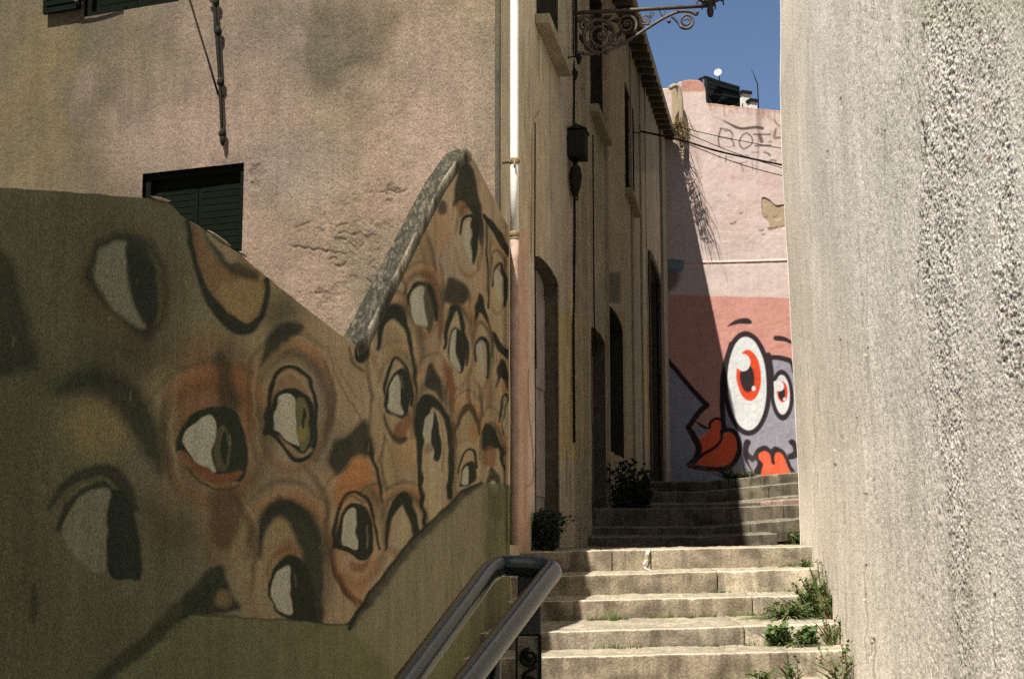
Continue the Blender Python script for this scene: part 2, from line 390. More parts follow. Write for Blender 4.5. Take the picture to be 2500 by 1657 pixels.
    A(ST(RU, [(448, 1110, 8), (485, 1145, 22), (535, 1170, 26), (585, 1155, 14)], 0, 7))
    A(ST(K, [(455, 1140), (495, 1180), (545, 1196), (585, 1185)], 6, 5, .7))
    A(FI(BR, [(520, 1190), (592, 1205), (585, 1290), (548, 1345), (516, 1300)], 18, .75))
    # eye I
    A(FI(RU, [(649, 1054), (658, 987), (676, 915), (703, 894), (738, 907), (765, 952), (772, 1014), (765, 1077), (747, 1117), (721, 1121), (689, 1086)], 10, .55))
    A(ST(TAN, [(664, 960), (690, 915), (730, 918), (762, 975)], 7, 5, .8))
    A(ST(K, [(652, 1052, 15.6), (656, 987, 11.7), (676, 915, 11.7), (703, 896, 10.4), (738, 907, 10.4), (765, 952, 10.4), (772, 1014, 10.4), (767, 1077, 10.4), (747, 1117, 11.7), (721, 1121, 11.7), (689, 1086, 9.1), (665, 1058, 9.1)], 0, 4))
    A(FI(K, [(646, 1060), (652, 1020), (668, 975), (690, 950), (715, 946), (742, 962), (765, 990), (766, 1060), (748, 1106), (735, 1105), (715, 1090), (672, 1060)], 4))
    A(FI(WH, [(668, 1041), (674, 1001), (685, 970), (707, 961), (722, 979), (720, 1014), (725, 1050), (736, 1090), (698, 1072), (676, 1054)], 3))
    A(FI((.09, .085, .035), [(724, 974), (743, 979), (756, 1023), (754, 1077), (738, 1100), (728, 1068), (722, 1023)], 4))
    A(EL((.16, .135, .03), 738, 1058, 10, 20, 8, .8)); A(EL(K, 741, 1022, 5, 26, 4))
    A(ST((.18, .13, .085), [(700, 1085), (735, 1112), (758, 1095)], 8, 5))
    # brow J and orange patch, line
    A(FI(OR, [(838, 1165), (850, 1130), (885, 1108), (912, 1140), (900, 1180), (860, 1200), (830, 1235), (812, 1215)], 16, .75))
    A(FI(K, [(801, 1135), (812, 1080), (850, 1055), (893, 1020), (910, 1080), (906, 1112), (868, 1115), (845, 1140), (822, 1160)], 14, .92))
    A(ST(K, [(898, 1085, 15.6), (915, 1130, 9.1), (928, 1190, 7.8), (932, 1228, 3.9)], 0, 4))
    # eye K
    A(FI(OR, [(815, 1340), (830, 1225), (860, 1195), (905, 1215), (925, 1300), (915, 1400), (870, 1475), (830, 1430)], 18, .35))
    A(ST(RU, [(808, 1310, 8), (816, 1380, 12), (845, 1440, 16), (885, 1475, 12)], 0, 8))
    A(ST(K, [(806, 1340, 6.5), (816, 1391, 7.8), (842, 1440, 9.1), (872, 1480, 6.5)], 0, 5, .6))
    A(ST(K, [(815, 1336, 10.4), (819, 1291, 9.1), (837, 1224, 7.8), (863, 1200, 7.8), (895, 1215, 9.1), (914, 1269, 7.8), (925, 1336, 6.5)], 0, 4))
    A(ST(BR, [(830, 1230), (860, 1210), (890, 1225)], 8, 5, .7))
    A(FI(K, [(818, 1336), (826, 1285), (843, 1240), (866, 1226), (895, 1238), (912, 1290), (908, 1352), (885, 1366), (850, 1350)], 4))
    A(FI(WH, [(834, 1325), (838, 1269), (858, 1240), (870, 1246), (869, 1291), (873, 1342), (850, 1334)], 3))
    A(ST((.08, .07, .05), [(897, 1285), (900, 1310), (896, 1335)], 5, 3))
    A(FI(LO, [(835, 1360), (850, 1360), (860, 1375), (850, 1390), (838, 1378)], 8, .7))
    A(FI(RU, [(855, 1375), (885, 1372), (908, 1360), (890, 1392), (862, 1392)], 7, .7))
    # eye L with arch
    A(FI(OC, [(650, 1420), (660, 1290), (700, 1260), (740, 1290), (760, 1400)], 14, .6))
    A(EL(RU, 706, 1350, 30, 32, 20, .6))
    A(ST(K, [(636, 1360, 13.0), (642, 1285, 23.4), (682, 1238, 44.2), (728, 1262, 59.8), (758, 1320, 59.8), (768, 1400, 46.8), (772, 1505, 33.8)], 0, 14, .93))
    A(FI(K, [(655, 1450), (664, 1395), (688, 1362), (715, 1355), (748, 1378), (765, 1430), (766, 1512), (690, 1505)], 6))
    A(FI(WH, [(662, 1447), (674, 1398), (704, 1378), (707, 1425), (712, 1494), (680, 1487)], 4))
    A(ST(OL, [(720, 1400), (722, 1430)], 5, 3)); A(ST(RU, [(652, 1400), (668, 1358), (706, 1338)], 7, 6, .6))
    # arch and eye M
    A(ST(K, [(925, 850, 10.4), (932, 795, 15.6), (948, 765, 33.8), (972, 766, 33.8), (992, 800, 15.6), (1005, 855, 10.4), (1014, 915, 7.8), (1018, 960, 3.9)], 0, 5))
    A(FI(OC, [(945, 800), (968, 800), (985, 850), (965, 880), (945, 880)], 10, .6))
    A(ST(K, [(942, 992, 6.5), (940, 947, 7.8), (955, 889, 9.1), (970, 876, 9.1), (988, 894, 9.1), (1003, 934, 9.1), (1006, 990, 7.8)], 0, 4))
    A(ST(TAN, [(950, 930), (962, 895), (975, 888)], 5, 4, .8))
    A(FI(K, [(940, 996), (948, 940), (965, 905), (985, 900), (1002, 935), (1001, 990), (985, 1020), (965, 1014)], 4))
    A(FI(WH, [(947, 990), (953, 943), (968, 914), (977, 934), (977, 970), (984, 1008), (966, 1008), (953, 1000)], 3))
    A(ST(OL, [(979, 918), (982, 950)], 5, 3))
    A(FI(TAN, [(945, 1008), (968, 1022), (985, 1030), (975, 1050), (955, 1040)], 5, .7))
    A(FI(RU, [(965, 1040), (985, 1018), (1003, 1000), (1000, 1045), (980, 1078), (960, 1062)], 7, .85))
    A(ST(K, [(940, 1010, 6.5), (948, 1045, 7.8), (970, 1076, 15.6), (990, 1070, 10.4)], 0, 5, .85))
    # leaf and tall eye N
    A(FI(K, [(1040, 942), (1046, 894), (1060, 892), (1078, 940), (1080, 982), (1062, 955)], 5, .9))
    A(FI(LO, [(1036, 1030), (1060, 1000), (1092, 1050), (1093, 1200), (1050, 1262), (1032, 1180)], 8, .45))
    A(ST(K, [(1040, 1292, 9.1), (1028, 1202, 13.0), (1023, 1112, 16.9), (1024, 1040, 23.4), (1040, 985, 39.0), (1062, 985, 26.0), (1082, 1005, 14.3), (1097, 1036, 15.6), (1102, 1090, 15.6), (1099, 1210, 15.6)], 0, 4))
    A(FI(WH, [(1034, 1077), (1038, 1023), (1051, 1012), (1060, 1023), (1056, 1070), (1064, 1112), (1046, 1106)], 3))
    A(FI(K, [(1060, 1005), (1073, 1040), (1076, 1112), (1063, 1122), (1054, 1077)], 3))
    A(ST(OC, [(1078, 1020), (1084, 1080), (1080, 1150)], 6, 4, .8)); A(EL(RU, 1045, 1092, 10, 14, 8, .6))
    # arch O at plinth line
    A(FI(LO, [(950, 1330), (965, 1260), (984, 1235), (1004, 1280), (985, 1320)], 8, .6))
    A(ST(K, [(942, 1338, 6.5), (952, 1260, 15.6), (984, 1215, 31.2), (1005, 1255, 20.8), (1022, 1310, 18.2)], 0, 5))
    # eye P
    A(ST(BR, [(1106, 1086, 6), (1120, 1026, 7), (1144, 993, 16), (1162, 1020, 12), (1169, 1060, 8)], 0, 5))
    A(FI(OC, [(1118, 1080), (1132, 1030), (1150, 1020), (1160, 1060), (1140, 1080)], 8, .5)); A(EL(OR, 1156, 1062, 9, 25, 9, .6))
    A(ST(K, [(1121, 1155, 5.2), (1130, 1114, 5.2), (1148, 1097, 5.2), (1160, 1108, 6.5), (1164, 1140, 7.8)], 0, 3))
    A(FI(K, [(1124, 1186), (1130, 1145), (1142, 1125), (1158, 1128), (1164, 1165), (1150, 1182), (1130, 1190)], 4))
    A(FI(WH, [(1129, 1181), (1132, 1153), (1143, 1134), (1147, 1149), (1144, 1180)], 3))
    # Q
    A(FI(K, [(1177, 1095), (1180, 1051), (1193, 1033), (1211, 1051), (1216, 1090), (1200, 1095)], 5))
    A(FI(RU, [(1178, 1130), (1182, 1095), (1205, 1090), (1214, 1130), (1200, 1140)], 8, .7))
    A(ST(K, [(1212, 1070, 10.4), (1224, 1110, 10.4), (1230, 1148, 3.9)], 0, 4))
    A(FI(K, [(1182, 1240), (1186, 1180), (1200, 1140), (1216, 1160), (1226, 1220), (1222, 1260), (1190, 1255)], 5, .9))
    A(EL(WH, 1202, 1192, 7, 21, 3)); A(ST(OL, [(1198, 1155), (1210, 1150), (1216, 1180)], 4, 3))
    # R
    A(FI(K, [(1211, 950), (1215, 896), (1226, 877), (1244, 912), (1244, 955), (1232, 935), (1222, 925)], 4))
    A(ST(K, [(1220, 1030, 3.9), (1225, 981, 5.2), (1236, 961, 5.2), (1244, 980, 5.2)], 0, 3)); A(ST(WH, [(1232, 985), (1230, 1020), (1234, 1055)], 7, 3))
    A(ST(K, [(1226, 1060), (1230, 1000), (1240, 978)], 3, 3)); A(EL(OR, 1230, 945, 6, 16, 6, .6))
    # S
    A(ST(K, [(1205, 812, 7.8), (1214, 838, 15.6), (1230, 856, 18.2), (1248, 872, 20.8)], 0, 4))
    # T
    A(FI(K, [(1157, 800), (1161, 745), (1170, 714), (1184, 740), (1199, 795), (1186, 778), (1172, 765), (1165, 780)], 4))
    A(ST(K, [(1160, 880, 5.2), (1163, 840, 6.5), (1178, 824, 10.4), (1190, 838, 9.1), (1194, 890, 7.8), (1192, 925, 5.2)], 0, 3))
    A(FI(PU, [(1164, 851), (1169, 833), (1181, 831), (1183, 875), (1186, 920), (1176, 896)], 3)); A(FI(WH, [(1166, 851), (1170, 837), (1178, 835), (1180, 875), (1182, 905), (1174, 890)], 3, .7))
    A(ST(K, [(1197, 795), (1202, 830), (1200, 870)], 5, 4, .7))
    # U
    A(FI(K, [(1085, 735), (1090, 688), (1100, 677), (1137, 696), (1141, 732), (1116, 745)], 8, .92))
    A(ST(K, [(1086, 850, 7.8), (1091, 795, 10.4), (1108, 752, 15.6), (1124, 775, 13.0), (1138, 840, 10.4), (1140, 890, 6.5)], 0, 4))
    A(FI(K, [(1094, 862), (1098, 815), (1112, 798), (1130, 815), (1137, 862), (1128, 910), (1112, 905)], 4))
    A(FI(WH, [(1098, 858), (1101, 819), (1113, 806), (1113, 858), (1121, 908), (1106, 893)], 3))
    A(FI(RU, [(1083, 880), (1098, 900), (1112, 950), (1106, 1000), (1093, 955)], 5, .85))
    # V
    A(ST(K, [(996, 745, 6.5), (1001, 712, 9.1), (1024, 692, 13.0), (1048, 700, 18.2), (1063, 735, 15.6), (1066, 780, 9.1)], 0, 4))
    A(FI(K, [(998, 755), (1005, 715), (1030, 698), (1054, 712), (1063, 755), (1053, 808), (1036, 800), (1015, 788)], 4, .8))
    A(FI(WH, [(1002, 753), (1007, 715), (1027, 700), (1034, 718), (1036, 764), (1046, 797), (1018, 790)], 3))
    A(ST(OL, [(1046, 760), (1048, 795)], 7, 3)); A(ST(RU, [(1030, 670), (1060, 690), (1075, 750), (1078, 810)], 9, 7, .8))
    # W peak
    A(FI(K, [(1106, 505), (1112, 450), (1130, 400), (1155, 412), (1168, 470), (1178, 540), (1176, 600), (1162, 560), (1150, 515), (1125, 492)], 6, .95))
    A(FI(K, [(1068, 500), (1082, 488), (1092, 500), (1090, 520), (1072, 518)], 6, .8))
    A(FI(RU, [(1110, 500), (1128, 492), (1148, 515), (1128, 530)], 6, .7))
    A(ST(K, [(1121, 572, 5.2), (1130, 536, 7.8), (1150, 524, 7.8), (1163, 548, 6.5)], 0, 3))
    A(FI(WH, [(1127, 568), (1134, 547), (1147, 543), (1151, 578), (1151, 638), (1138, 613)], 4, .75)); A(FI(K, [(1151, 540), (1165, 545), (1168, 613), (1154, 644)], 4))
    # X right edge
    A(ST(K, [(1183, 525, 10.4), (1202, 552, 18.2), (1225, 590, 18.2), (1246, 622, 15.6)], 0, 4)); A(ST(K, [(1187, 535), (1189, 640), (1194, 750)], 5, 3))
    A(ST(K, [(1204, 700, 5.2), (1212, 652, 7.8), (1222, 642, 6.5), (1232, 668, 6.5)], 0, 3)); A(FI(WH, [(1207, 680), (1214, 655), (1222, 670), (1224, 730), (1216, 725)], 3, .7))
    A(ST(K, [(1227, 655, 5.2), (1233, 690, 11.7), (1232, 750, 6.5)], 0, 3))
    # notch
    A(FI(K, [(866, 848), (898, 835), (902, 868), (886, 888), (870, 880)], 6)); A(ST(BR, [(850, 850), (862, 885), (885, 905)], 7, 5, .7)); A(ST(BR, [(902, 850), (910, 880)], 4, 4, .6))
    # plinth: plain plaster below the painted line
    A(('F', (.085, .09, .042), [(545, 1400), (445, 1500), (600, 1505), (760, 1517), (862, 1522), (930, 1425), (1000, 1335), (1075, 1262), (1130, 1208), (1180, 1180), (1250, 1180), (1250, 1800), (150, 1800)], 6, .85, True))
    A(('F', (.06, .058, .032), [(1178, 1190), (1214, 1195), (1216, 1800), (1176, 1800)], 20, .6, True))
    A(('F', (.085, .09, .035), [(860, 1525), (930, 1430), (960, 1430), (940, 1800), (800, 1800)], 50, .5, True))
    A(FI(K, [(440, 1492), (485, 1420), (540, 1380), (562, 1440), (580, 1490)], 12, .9)); A(EL(OC, 545, 1460, 20, 22, 12, .6))
    A(ST((.02, .026, .014), [(225, 1670, 30), (330, 1590, 36), (430, 1500, 44), (520, 1415, 50)], 0, 14, .85))
    A(ST(K, [(445, 1498), (600, 1507), (760, 1517), (862, 1524)], 5, 5, .8))
    A(ST(K, [(848, 1532, 12), (880, 1488, 18), (930, 1423, 20), (1000, 1333, 20), (1075, 1260, 18), (1130, 1206, 16), (1175, 1180, 10)], 0, 5))
    A(('F', (.15, .13, .085), [(862, 1540), (930, 1432), (1000, 1342), (1075, 1268), (1130, 1214), (1178, 1190), (1176, 1460), (960, 1640)], 26, .75, True))
    for k in range(46):
        x = 1000 + 240 * random.random(); y = 1230 + 300 * random.random()
        if (x - 870) * 1.13 + (y - 1520) > 60: A(ST((.06, .055, .03) if k % 3 else (.17, .15, .09), [(x, y), (x + 1, y + 60 + 90 * random.random())], 3, 4, .35))
    # worn scratches and chips in the paint
    for k in range(60):
        x = random.uniform(0, 1240); y = random.uniform(560, 1500)
        A(ST(TAN if k % 2 else BR, [(x, y), (x + random.uniform(-6, 6), y + random.uniform(4, 26))], random.uniform(1.5, 3.5), 2.5, .45))
    return s

SAL = (.47, .235, .195); LAV = (.25, .245, .29); BK = (.028, .020, .022); RED = (.58, .06, .02); ORG = (.70, .11, .045); PW = (.56, .58, .58)
def pink_shapes():
    s = []; A = s.append
    q = lambda pts: C(1600, 760, .2679, pts)
    for cx, cy, rx, ry, a, c in ((1790, 430, 50, 25, .3, (.5, .32, .3)), (1830, 520, 60, 30, .25, (.5, .36, .32)), (1880, 440, 25, 25, .4, (.42, .28, .26)), (1700, 420, 30, 60, .2, (.5, .38, .33)),
            (1850, 300, 60, 20, .2, (.5, .36, .3)), (1780, 550, 40, 12, .3, (.48, .32, .28)), (1900, 330, 20, 50, .3, (.42, .33, .27)), (1720, 300, 20, 40, .25, (.72, .62, .55)), (1870, 470, 60, 20, .3, (.5, .35, .33))):
        A(EL(c, cx, cy, rx, ry, 28, a))
    A(('F', (.36, .15, .09), [(1664, 190), (1732, 190), (1734, 232), (1722, 223), (1665, 225)], 5, .75, True))
    A(ST((.38, .17, .10), [(1730, 254), (1780, 258), (1840, 263), (1910, 272)], 9, 6, .6))
    for k in range(30):
        x = 1732 + 178 * random.random(); y = 256 + (x - 1732) * .1
        A(ST((.30, .15, .10), [(x, y - 3), (x + 1, y + random.uniform(4, 22))], random.uniform(2, 5), 4, .5))
    A(ST((.2, .12, .09), [(1852, 262, 12), (1853, 290, 14), (1852, 340, 6), (1848, 420, 3)], 0, 6, .6))
    A(('F', (.30, .25, .15), [(1640, 200), (1664, 215), (1667, 300), (1672, 345), (1640, 345)], 5, .9, True))
    # band line, salmon field
    A(ST((.45, .27, .24), [(1600, 645), (1760, 644), (1960, 638)], 5, 4, .75)); A(ST((.72, .60, .55), [(1600, 650), (1960, 643)], 3, 3, .5))
    A(('F', SAL, [(1560, 719), (1650, 720), (1800, 724), (1990, 729), (1990, 1300), (1560, 1300)], 3, 1, True))
    A(FI((.06, .16, .2), [(1610, 636), (1665, 634), (1668, 655), (1660, 664), (1612, 660)], 4, .8)); A(FI((.10, .08, .07), [(1610, 664), (1656, 662), (1650, 700), (1612, 715)], 12, .8))
    # lavender figure bodies
    A(FI(LAV, q([(1045, 430), (1240, 445), (1300, 560), (1300, 1700), (560, 1700), (560, 1480), (640, 1440), (600, 1060), (640, 830), (900, 800)]), 3))
    A(('F', LAV, q([(90, 450), (200, 560), (320, 700), (455, 865), (380, 950), (280, 1055), (335, 1150), (362, 1250), (350, 1340), (270, 1400), (450, 1460), (620, 1470), (620, 1600), (190, 1600), (165, 1540), (60, 900)]), 3, 1, True))
    for k in range(24):
        x = random.uniform(1775, 1940); y = random.uniform(1000, 1150)
        A(ST((.42, .42, .5), [(x, y), (x + random.uniform(-8, 8), y + random.uniform(6, 22))], 3, 4, .3))
    # left creature: mouth and nose
    A(FI(SAL, q([(380, 1000), (450, 900), (520, 870), (540, 960), (480, 1030)]), 3))
    A(FI(LAV, q([(345, 1075), (375, 1040), (470, 1075), (450, 1115), (385, 1118)]), 3))
    A(FI(ORG, q([(385, 1180), (470, 1120), (500, 1000), (560, 975), (620, 1040), (600, 1120), (720, 1100), (760, 1230), (700, 1380), (610, 1430), (400, 1400), (330, 1400), (370, 1300)]), 3))
    A(ST(BK, q([(90, 410, 40), (160, 500, 42), (320, 690, 46), (470, 860, 46)]), 0, 3))
    A(ST(BK, q([(470, 850, 50), (390, 930, 50), (300, 1055, 46)]), 0, 3)); A(ST(BK, q([(300, 1050, 50), (350, 1140, 60), (395, 1240, 60), (370, 1330, 50), (285, 1400, 18)]), 0, 3))
    A(ST(BK, q([(300, 1410, 20), (380, 1420, 46), (500, 1435, 44), (640, 1430, 44), (720, 1370, 46), (770, 1250, 48), (745, 1130, 44), (680, 1080, 40), (610, 1090, 40)]), 0, 3))
    A(ST(BK, q([(380, 1010, 16), (440, 1050, 26), (490, 1060, 22), (500, 1010, 26), (560, 975, 26), (620, 1010, 26), (640, 1080, 24)]), 0, 3))
    A(ST(BK, q([(600, 1090, 26), (600, 1170, 26), (540, 1240, 28), (420, 1310, 30), (350, 1390, 30)]), 0, 3))
    # big glasses
    A(ST(BK, q([(690, 300, 40), (640, 460, 40), (612, 640, 44), (610, 850, 48), (620, 1060, 44)]), 0, 3))
    A(EL(BK, 1824, 936, 60, 128, 3, 1, -2)); A(EL(PW, 1824, 936, 47.5, 114, 3, 1, -2))
    A(ST(BK, q([(1010, 420, 44), (1120, 420, 44), (1220, 445, 46)]), 0, 3)); A(ST(BK, q([(1200, 430, 30), (1245, 480, 34), (1262, 560, 26)]), 0, 3))
    A(ST(BK, q([(1025, 400, 60), (1050, 560, 60), (1045, 720, 60)]), 0, 3)); A(EL(BK, 1909.5, 964, 28.5, 62, 3, 1, -2)); A(EL(PW, 1909.5, 963, 19, 48, 3, 1, -2))
    A(EL(RED, 1828, 916, 30.5, 62, 3, 1, -3)); A(EL(BK, 1824.5, 922, 18, 35, 3, 1, -3))
    A(FI(PW, q([(700, 380), (780, 385), (800, 395), (860, 450), (845, 510), (800, 545), (750, 525), (730, 490), (690, 500)]), 3)); A(EL(PW, 1816, 885, 16, 21, 3)); A(EL(PW, 1840, 948, 5, 6, 2))
    A(EL(RED, 1910, 956, 13, 26, 2.5, 1, -3)); A(EL(BK, 1909, 961, 8, 16, 2.5)); A(FI(PW, q([(1080, 640), (1130, 632), (1165, 660), (1165, 710), (1130, 728), (1095, 715)]), 2.5)); A(EL(PW, 1915, 973.5, 3.2, 3.8, 2))
    # brows
    A(FI(BK, q([(655, 136), (730, 78), (830, 60), (878, 90), (865, 116), (770, 112), (700, 128)]), 3)); A(FI(BK, q([(1075, 240), (1100, 222), (1180, 232), (1250, 275), (1250, 300), (1170, 275), (1090, 268)]), 3))
    A(ST((.42, .15, .12), q([(1040, 345), (1150, 320), (1240, 310)]), 6, 7, .4))
    # moustache, mouth, tongue
    A(FI(BK, q([(805, 1200), (835, 1165), (872, 1190), (850, 1250), (860, 1295), (915, 1330), (890, 1375), (845, 1350), (880, 1450), (840, 1400), (800, 1310)]), 3))
    A(FI(BK, q([(1215, 1190), (1240, 1165), (1280, 1190), (1300, 1300), (1280, 1340), (1215, 1350), (1200, 1310), (1250, 1280), (1250, 1240)]), 3))
    A(FI(BK, q([(915, 1480), (930, 1380), (890, 1330), (930, 1250), (1000, 1218), (1050, 1250), (1090, 1228), (1160, 1260), (1205, 1320), (1235, 1400), (1250, 1480)]), 3))
    A(FI(ORG, q([(975, 1500), (980, 1390), (950, 1350), (945, 1300), (1000, 1270), (1045, 1310), (1060, 1380), (1090, 1390), (1085, 1330), (1100, 1285), (1150, 1300), (1190, 1380), (1220, 1500)]), 3))
    # graffiti scrawl
    g = lambda pts: C(1720, 240, .1148, pts); GK = (.05, .035, .03); GB = (.10, .065, .05)
    A(ST((.2, .12, .14), g([(150, 370, 8), (280, 430, 16), (420, 490, 28)]), 0, 3, .55))
    A(ST(GK, g([(420, 490, 26), (560, 560, 46), (700, 625, 60), (830, 650, 60), (1000, 630, 62), (1130, 625, 66), (1225, 640, 74)]), 0, 3, .9))
    for pts, w, a in (([(345, 650), (325, 740), (300, 840), (305, 930), (315, 1010)], 4, .75), ([(330, 645), (430, 655), (545, 690), (595, 760)], 3.6, .7), ([(430, 690), (545, 690)], 3, .6), ([(310, 1015), (450, 1035), (560, 1030), (630, 1000)], 2.6, .3), ([(560, 720), (600, 790), (570, 860)], 3, .5),
                      ([(300, 825), (420, 835), (580, 870)], 3, .75), ([(570, 870), (610, 920), (635, 1020)], 4, .65), ([(890, 735), (800, 800), (750, 900), (755, 990), (800, 1060), (860, 1065), (960, 1010), (1020, 930), (1000, 830), (940, 760), (890, 735)], 4, .7),
                      ([(1050, 770), (1200, 775), (1400, 770)], 4.5, .7), ([(1170, 785), (1200, 860), (1215, 920)], 9, .75), ([(1085, 1015), (1230, 1005), (1400, 1000)], 5, .75), ([(1520, 670), (1495, 760), (1490, 830), (1600, 840)], 6, .6),
                      ([(1490, 460), (1540, 540), (1600, 590)], 5, .5), ([(1370, 920), (1420, 930)], 4, .5), ([(300, 1240), (340, 1270)], 3, .5), ([(455, 1240), (450, 1350)], 4, .5), ([(480, 1250), (600, 1260)], 3, .4), ([(880, 1205), (950, 1240)], 3, .6),
                      ([(1010, 1160), (1150, 1155)], 3, .5), ([(1270, 1150), (1340, 1165), (1385, 1215)], 5, .65), ([(640, 1355), (780, 1375), (910, 1340)], 3, .5), ([(780, 1380), (800, 1470), (815, 1560)], 4, .4), ([(1380, 1330), (1440, 1315), (1510, 1330)], 5, .6), ([(1015, 1360), (1020, 1440), (1030, 1540)], 3, .35)):
        A(ST(GB, g(pts), w, 3, min(1, a + .15)))
    # fallen plaster patch
    P_ = (.33, .25, .16)
    A(FI(P_, [(1862, 483), (1880, 490), (1895, 502), (1915, 500), (1940, 500), (1940, 552), (1905, 556), (1885, 560), (1878, 545), (1864, 530), (1860, 505)], 3, .95))
    for x, y, w in ((1893, 528, 4), (1888, 558, 10), (1860, 562, 5), (1905, 556, 5), (1790, 545, 6), (1870, 528, 4), (1700, 480, 3), (1780, 477, 3), (1810, 520, 4), (1795, 540, 3), (1865, 572, 4), (1712, 433, 3)):
        A(ST((.14, .08, .05), [(x - w, y), (x, y + 1), (x + w * .8, y - 2)], w * .8, 3, .8))
    for k in range(70):
        x = random.uniform(1680, 1915); y = random.uniform(490, 600)
        A(ST((.42, .26, .22) if k % 3 else (.75, .66, .6), [(x, y), (x + random.uniform(4, 14), y + random.uniform(-3, 3))], random.uniform(1.5, 3), 2.5, .4))
    # feathery shadow of the eave plants, painted as slanting streaks
    for k in range(60):
        x = random.uniform(1662, 1700) ; y = random.uniform(340, 520)
        L = random.uniform(15, 50); A(ST((.26, .17, .16), [(x + (y - 340) * .16, y), (x + (y - 340) * .16 + L * .3, y + L)], random.uniform(1.5, 3.2), 2.5, .35))
    return s
# ================================================================ walls as planes X = a + b*Y
MU = (-2.1, .2); AL = (-1.856, .173); FA = (24.99, -2.472); PK = (-234.4, 8.3333)
def pt(u, v, W):
    Y, Z = onwall(u, v, *W); return Vector((W[0] + W[1] * float(Y), float(Y), float(Z)))

# ---------------------------------------------------------------- mural wall
mural = empty('mural_wall', (-1.0, 5.5, 0), 'rendered boundary wall painted all over with staring eyes, its top rising in a peak', 'wall')
us = np.concatenate([np.linspace(-420, -10, 30), np.linspace(0, 1240, 520)])
Yc, _ = onwall(us, np.full_like(us, 1000.), *MU)
Yc = np.concatenate([np.linspace(.3, Yc[0] - .1, 6), Yc, [max(10.17, Yc[-1] + .03)]])
top_px = [(-900, 385), (-420, 418), (0, 457), (180, 469), (365, 485), (392, 488), (412, 496), (428, 510), (443, 528), (480, 549), (520, 577), (590, 625), (640, 665), (700, 714), (760, 762), (826, 812), (870, 846), (889, 842), (892, 826), (930, 752), (985, 640), (1040, 530), (1080, 452), (1128, 383), (1147, 377), (1156, 388), (1178, 430), (1200, 474), (1217, 507), (1236, 545)]
tp = [onwall(u, v, *MU) for u, v in top_px]
ty = np.array([float(a) for a, b in tp]); tz = np.array([float(b) for a, b in tp])
order = np.argsort(ty); ztop = np.interp(Yc, ty[order], tz[order])
ztop = ztop + .006 * (fbm(Yc * 9, Yc * 0, 3) - .5)
zlo = np.array([float(ray(1250, 1690)[1]) * y + EYE for y in Yc])
T = np.linspace(0, 1, 520)[:, None]
Z = zlo[None] + (ztop - zlo)[None] * T
Z = np.vstack([np.full((1, len(Yc)), -.6), Z]); Yg = np.repeat(Yc[None], Z.shape[0], 0); Xg = MU[0] + MU[1] * Yg
U, V = px(Xg, Yg, Z)
U = np.where(Yg < 2.0, -900, U)
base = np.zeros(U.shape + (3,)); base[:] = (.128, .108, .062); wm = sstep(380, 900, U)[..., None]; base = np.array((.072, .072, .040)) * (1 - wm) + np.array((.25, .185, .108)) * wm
n1 = fbm(Yg * 2.2, Z * 1.6, 21)[..., None]; n2 = fbm(Yg * 5, Z * 1.2, 22)[..., None]
base = base * (.8 + .4 * n1); base = base * (1 - .35 * sstep(.5, .75, n2)) + np.array((.12, .10, .078)) * .35 * sstep(.5, .75, n2)
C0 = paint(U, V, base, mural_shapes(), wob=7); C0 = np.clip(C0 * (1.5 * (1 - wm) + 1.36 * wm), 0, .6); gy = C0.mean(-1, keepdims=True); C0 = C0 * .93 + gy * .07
nrm = np.array((1, -.2, 0)) / math.hypot(1, .2)
disp = (fbm(Yg * 3, Z * 3, 31) - .5) * .012 + (fbm(Yg * 30, Z * 30, 32, 3) - .5) * .003
# the plinth stands a finger proud of the painted face
pl = relief(U, V, [('F', .012, [(545, 1400), (445, 1502), (600, 1507), (760, 1519), (862, 1526), (930, 1429), (1000, 1339), (1075, 1266), (1130, 1212), (1180, 1184), (1260, 1184), (1260, 1900), (150, 1900), (330, 1640)], 4, 1, True)])
P = np.stack([Xg, Yg, Z], -1) + nrm * (disp + pl)[..., None]
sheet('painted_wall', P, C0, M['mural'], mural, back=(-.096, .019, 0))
# coping of rough stone on the rising edge, from the notch to the peak
cp = np.array([(onwall(u, v, *MU)) for u, v in [(868, 850), (890, 832), (930, 752), (985, 640), (1040, 530), (1080, 452), (1124, 388), (1146, 376)]], float)
nL, nW = 260, 26
k = np.linspace(0, len(cp) - 1, nL); cy = np.interp(k, range(len(cp)), cp[:, 0]); cz = np.interp(k, range(len(cp)), cp[:, 1])
w = np.linspace(-.015, .105, nW)[:, None]
Yk = cy[None] + w * 0 ; Xk = MU[0] + MU[1] * Yk - w
rz = (fbm(Yk * 34, Xk * 60, 41, 4) - .5) * .022 + (fbm(Yk * 110, Xk * 110, 45, 2) - .5) * .010
edge = np.minimum(np.arange(nW), np.arange(nW)[::-1])[:, None]
Zk = cz[None] + .03 + rz * np.clip((edge - 2) / 6, 0, 1) + np.where(edge == 0, -.035, np.where(edge == 1, -.006, 0))
Yk = Yk + .012 * (fbm(Yk * 40, Xk * 40, 42) - .5) * np.clip((edge - 2) / 6, 0, 1)
Cc = np.zeros(Zk.shape + (3,)); mottle = fbm(Yk * 28, Xk * 90, 43)[..., None]
Cc[:] = (.05, .05, .036); Cc = Cc * .5 + (np.array((.085, .072, .052)) - Cc * .5) * sstep(.45, .8, mottle)
fe = (np.arange(nW) < 4)[:, None, None] * sstep(.42, .6, fbm(Yk * 5, Xk * 30, 44, 5)[..., None]) * .6; Cc = Cc * (1 - fe) + np.array((.24, .21, .16)) * fe  # patches of sunlit raw edge painted pale along the front rim
M['coping_paint'] = painted('coping_stone_rough', .5, 70, .6, .006, 60, .3)
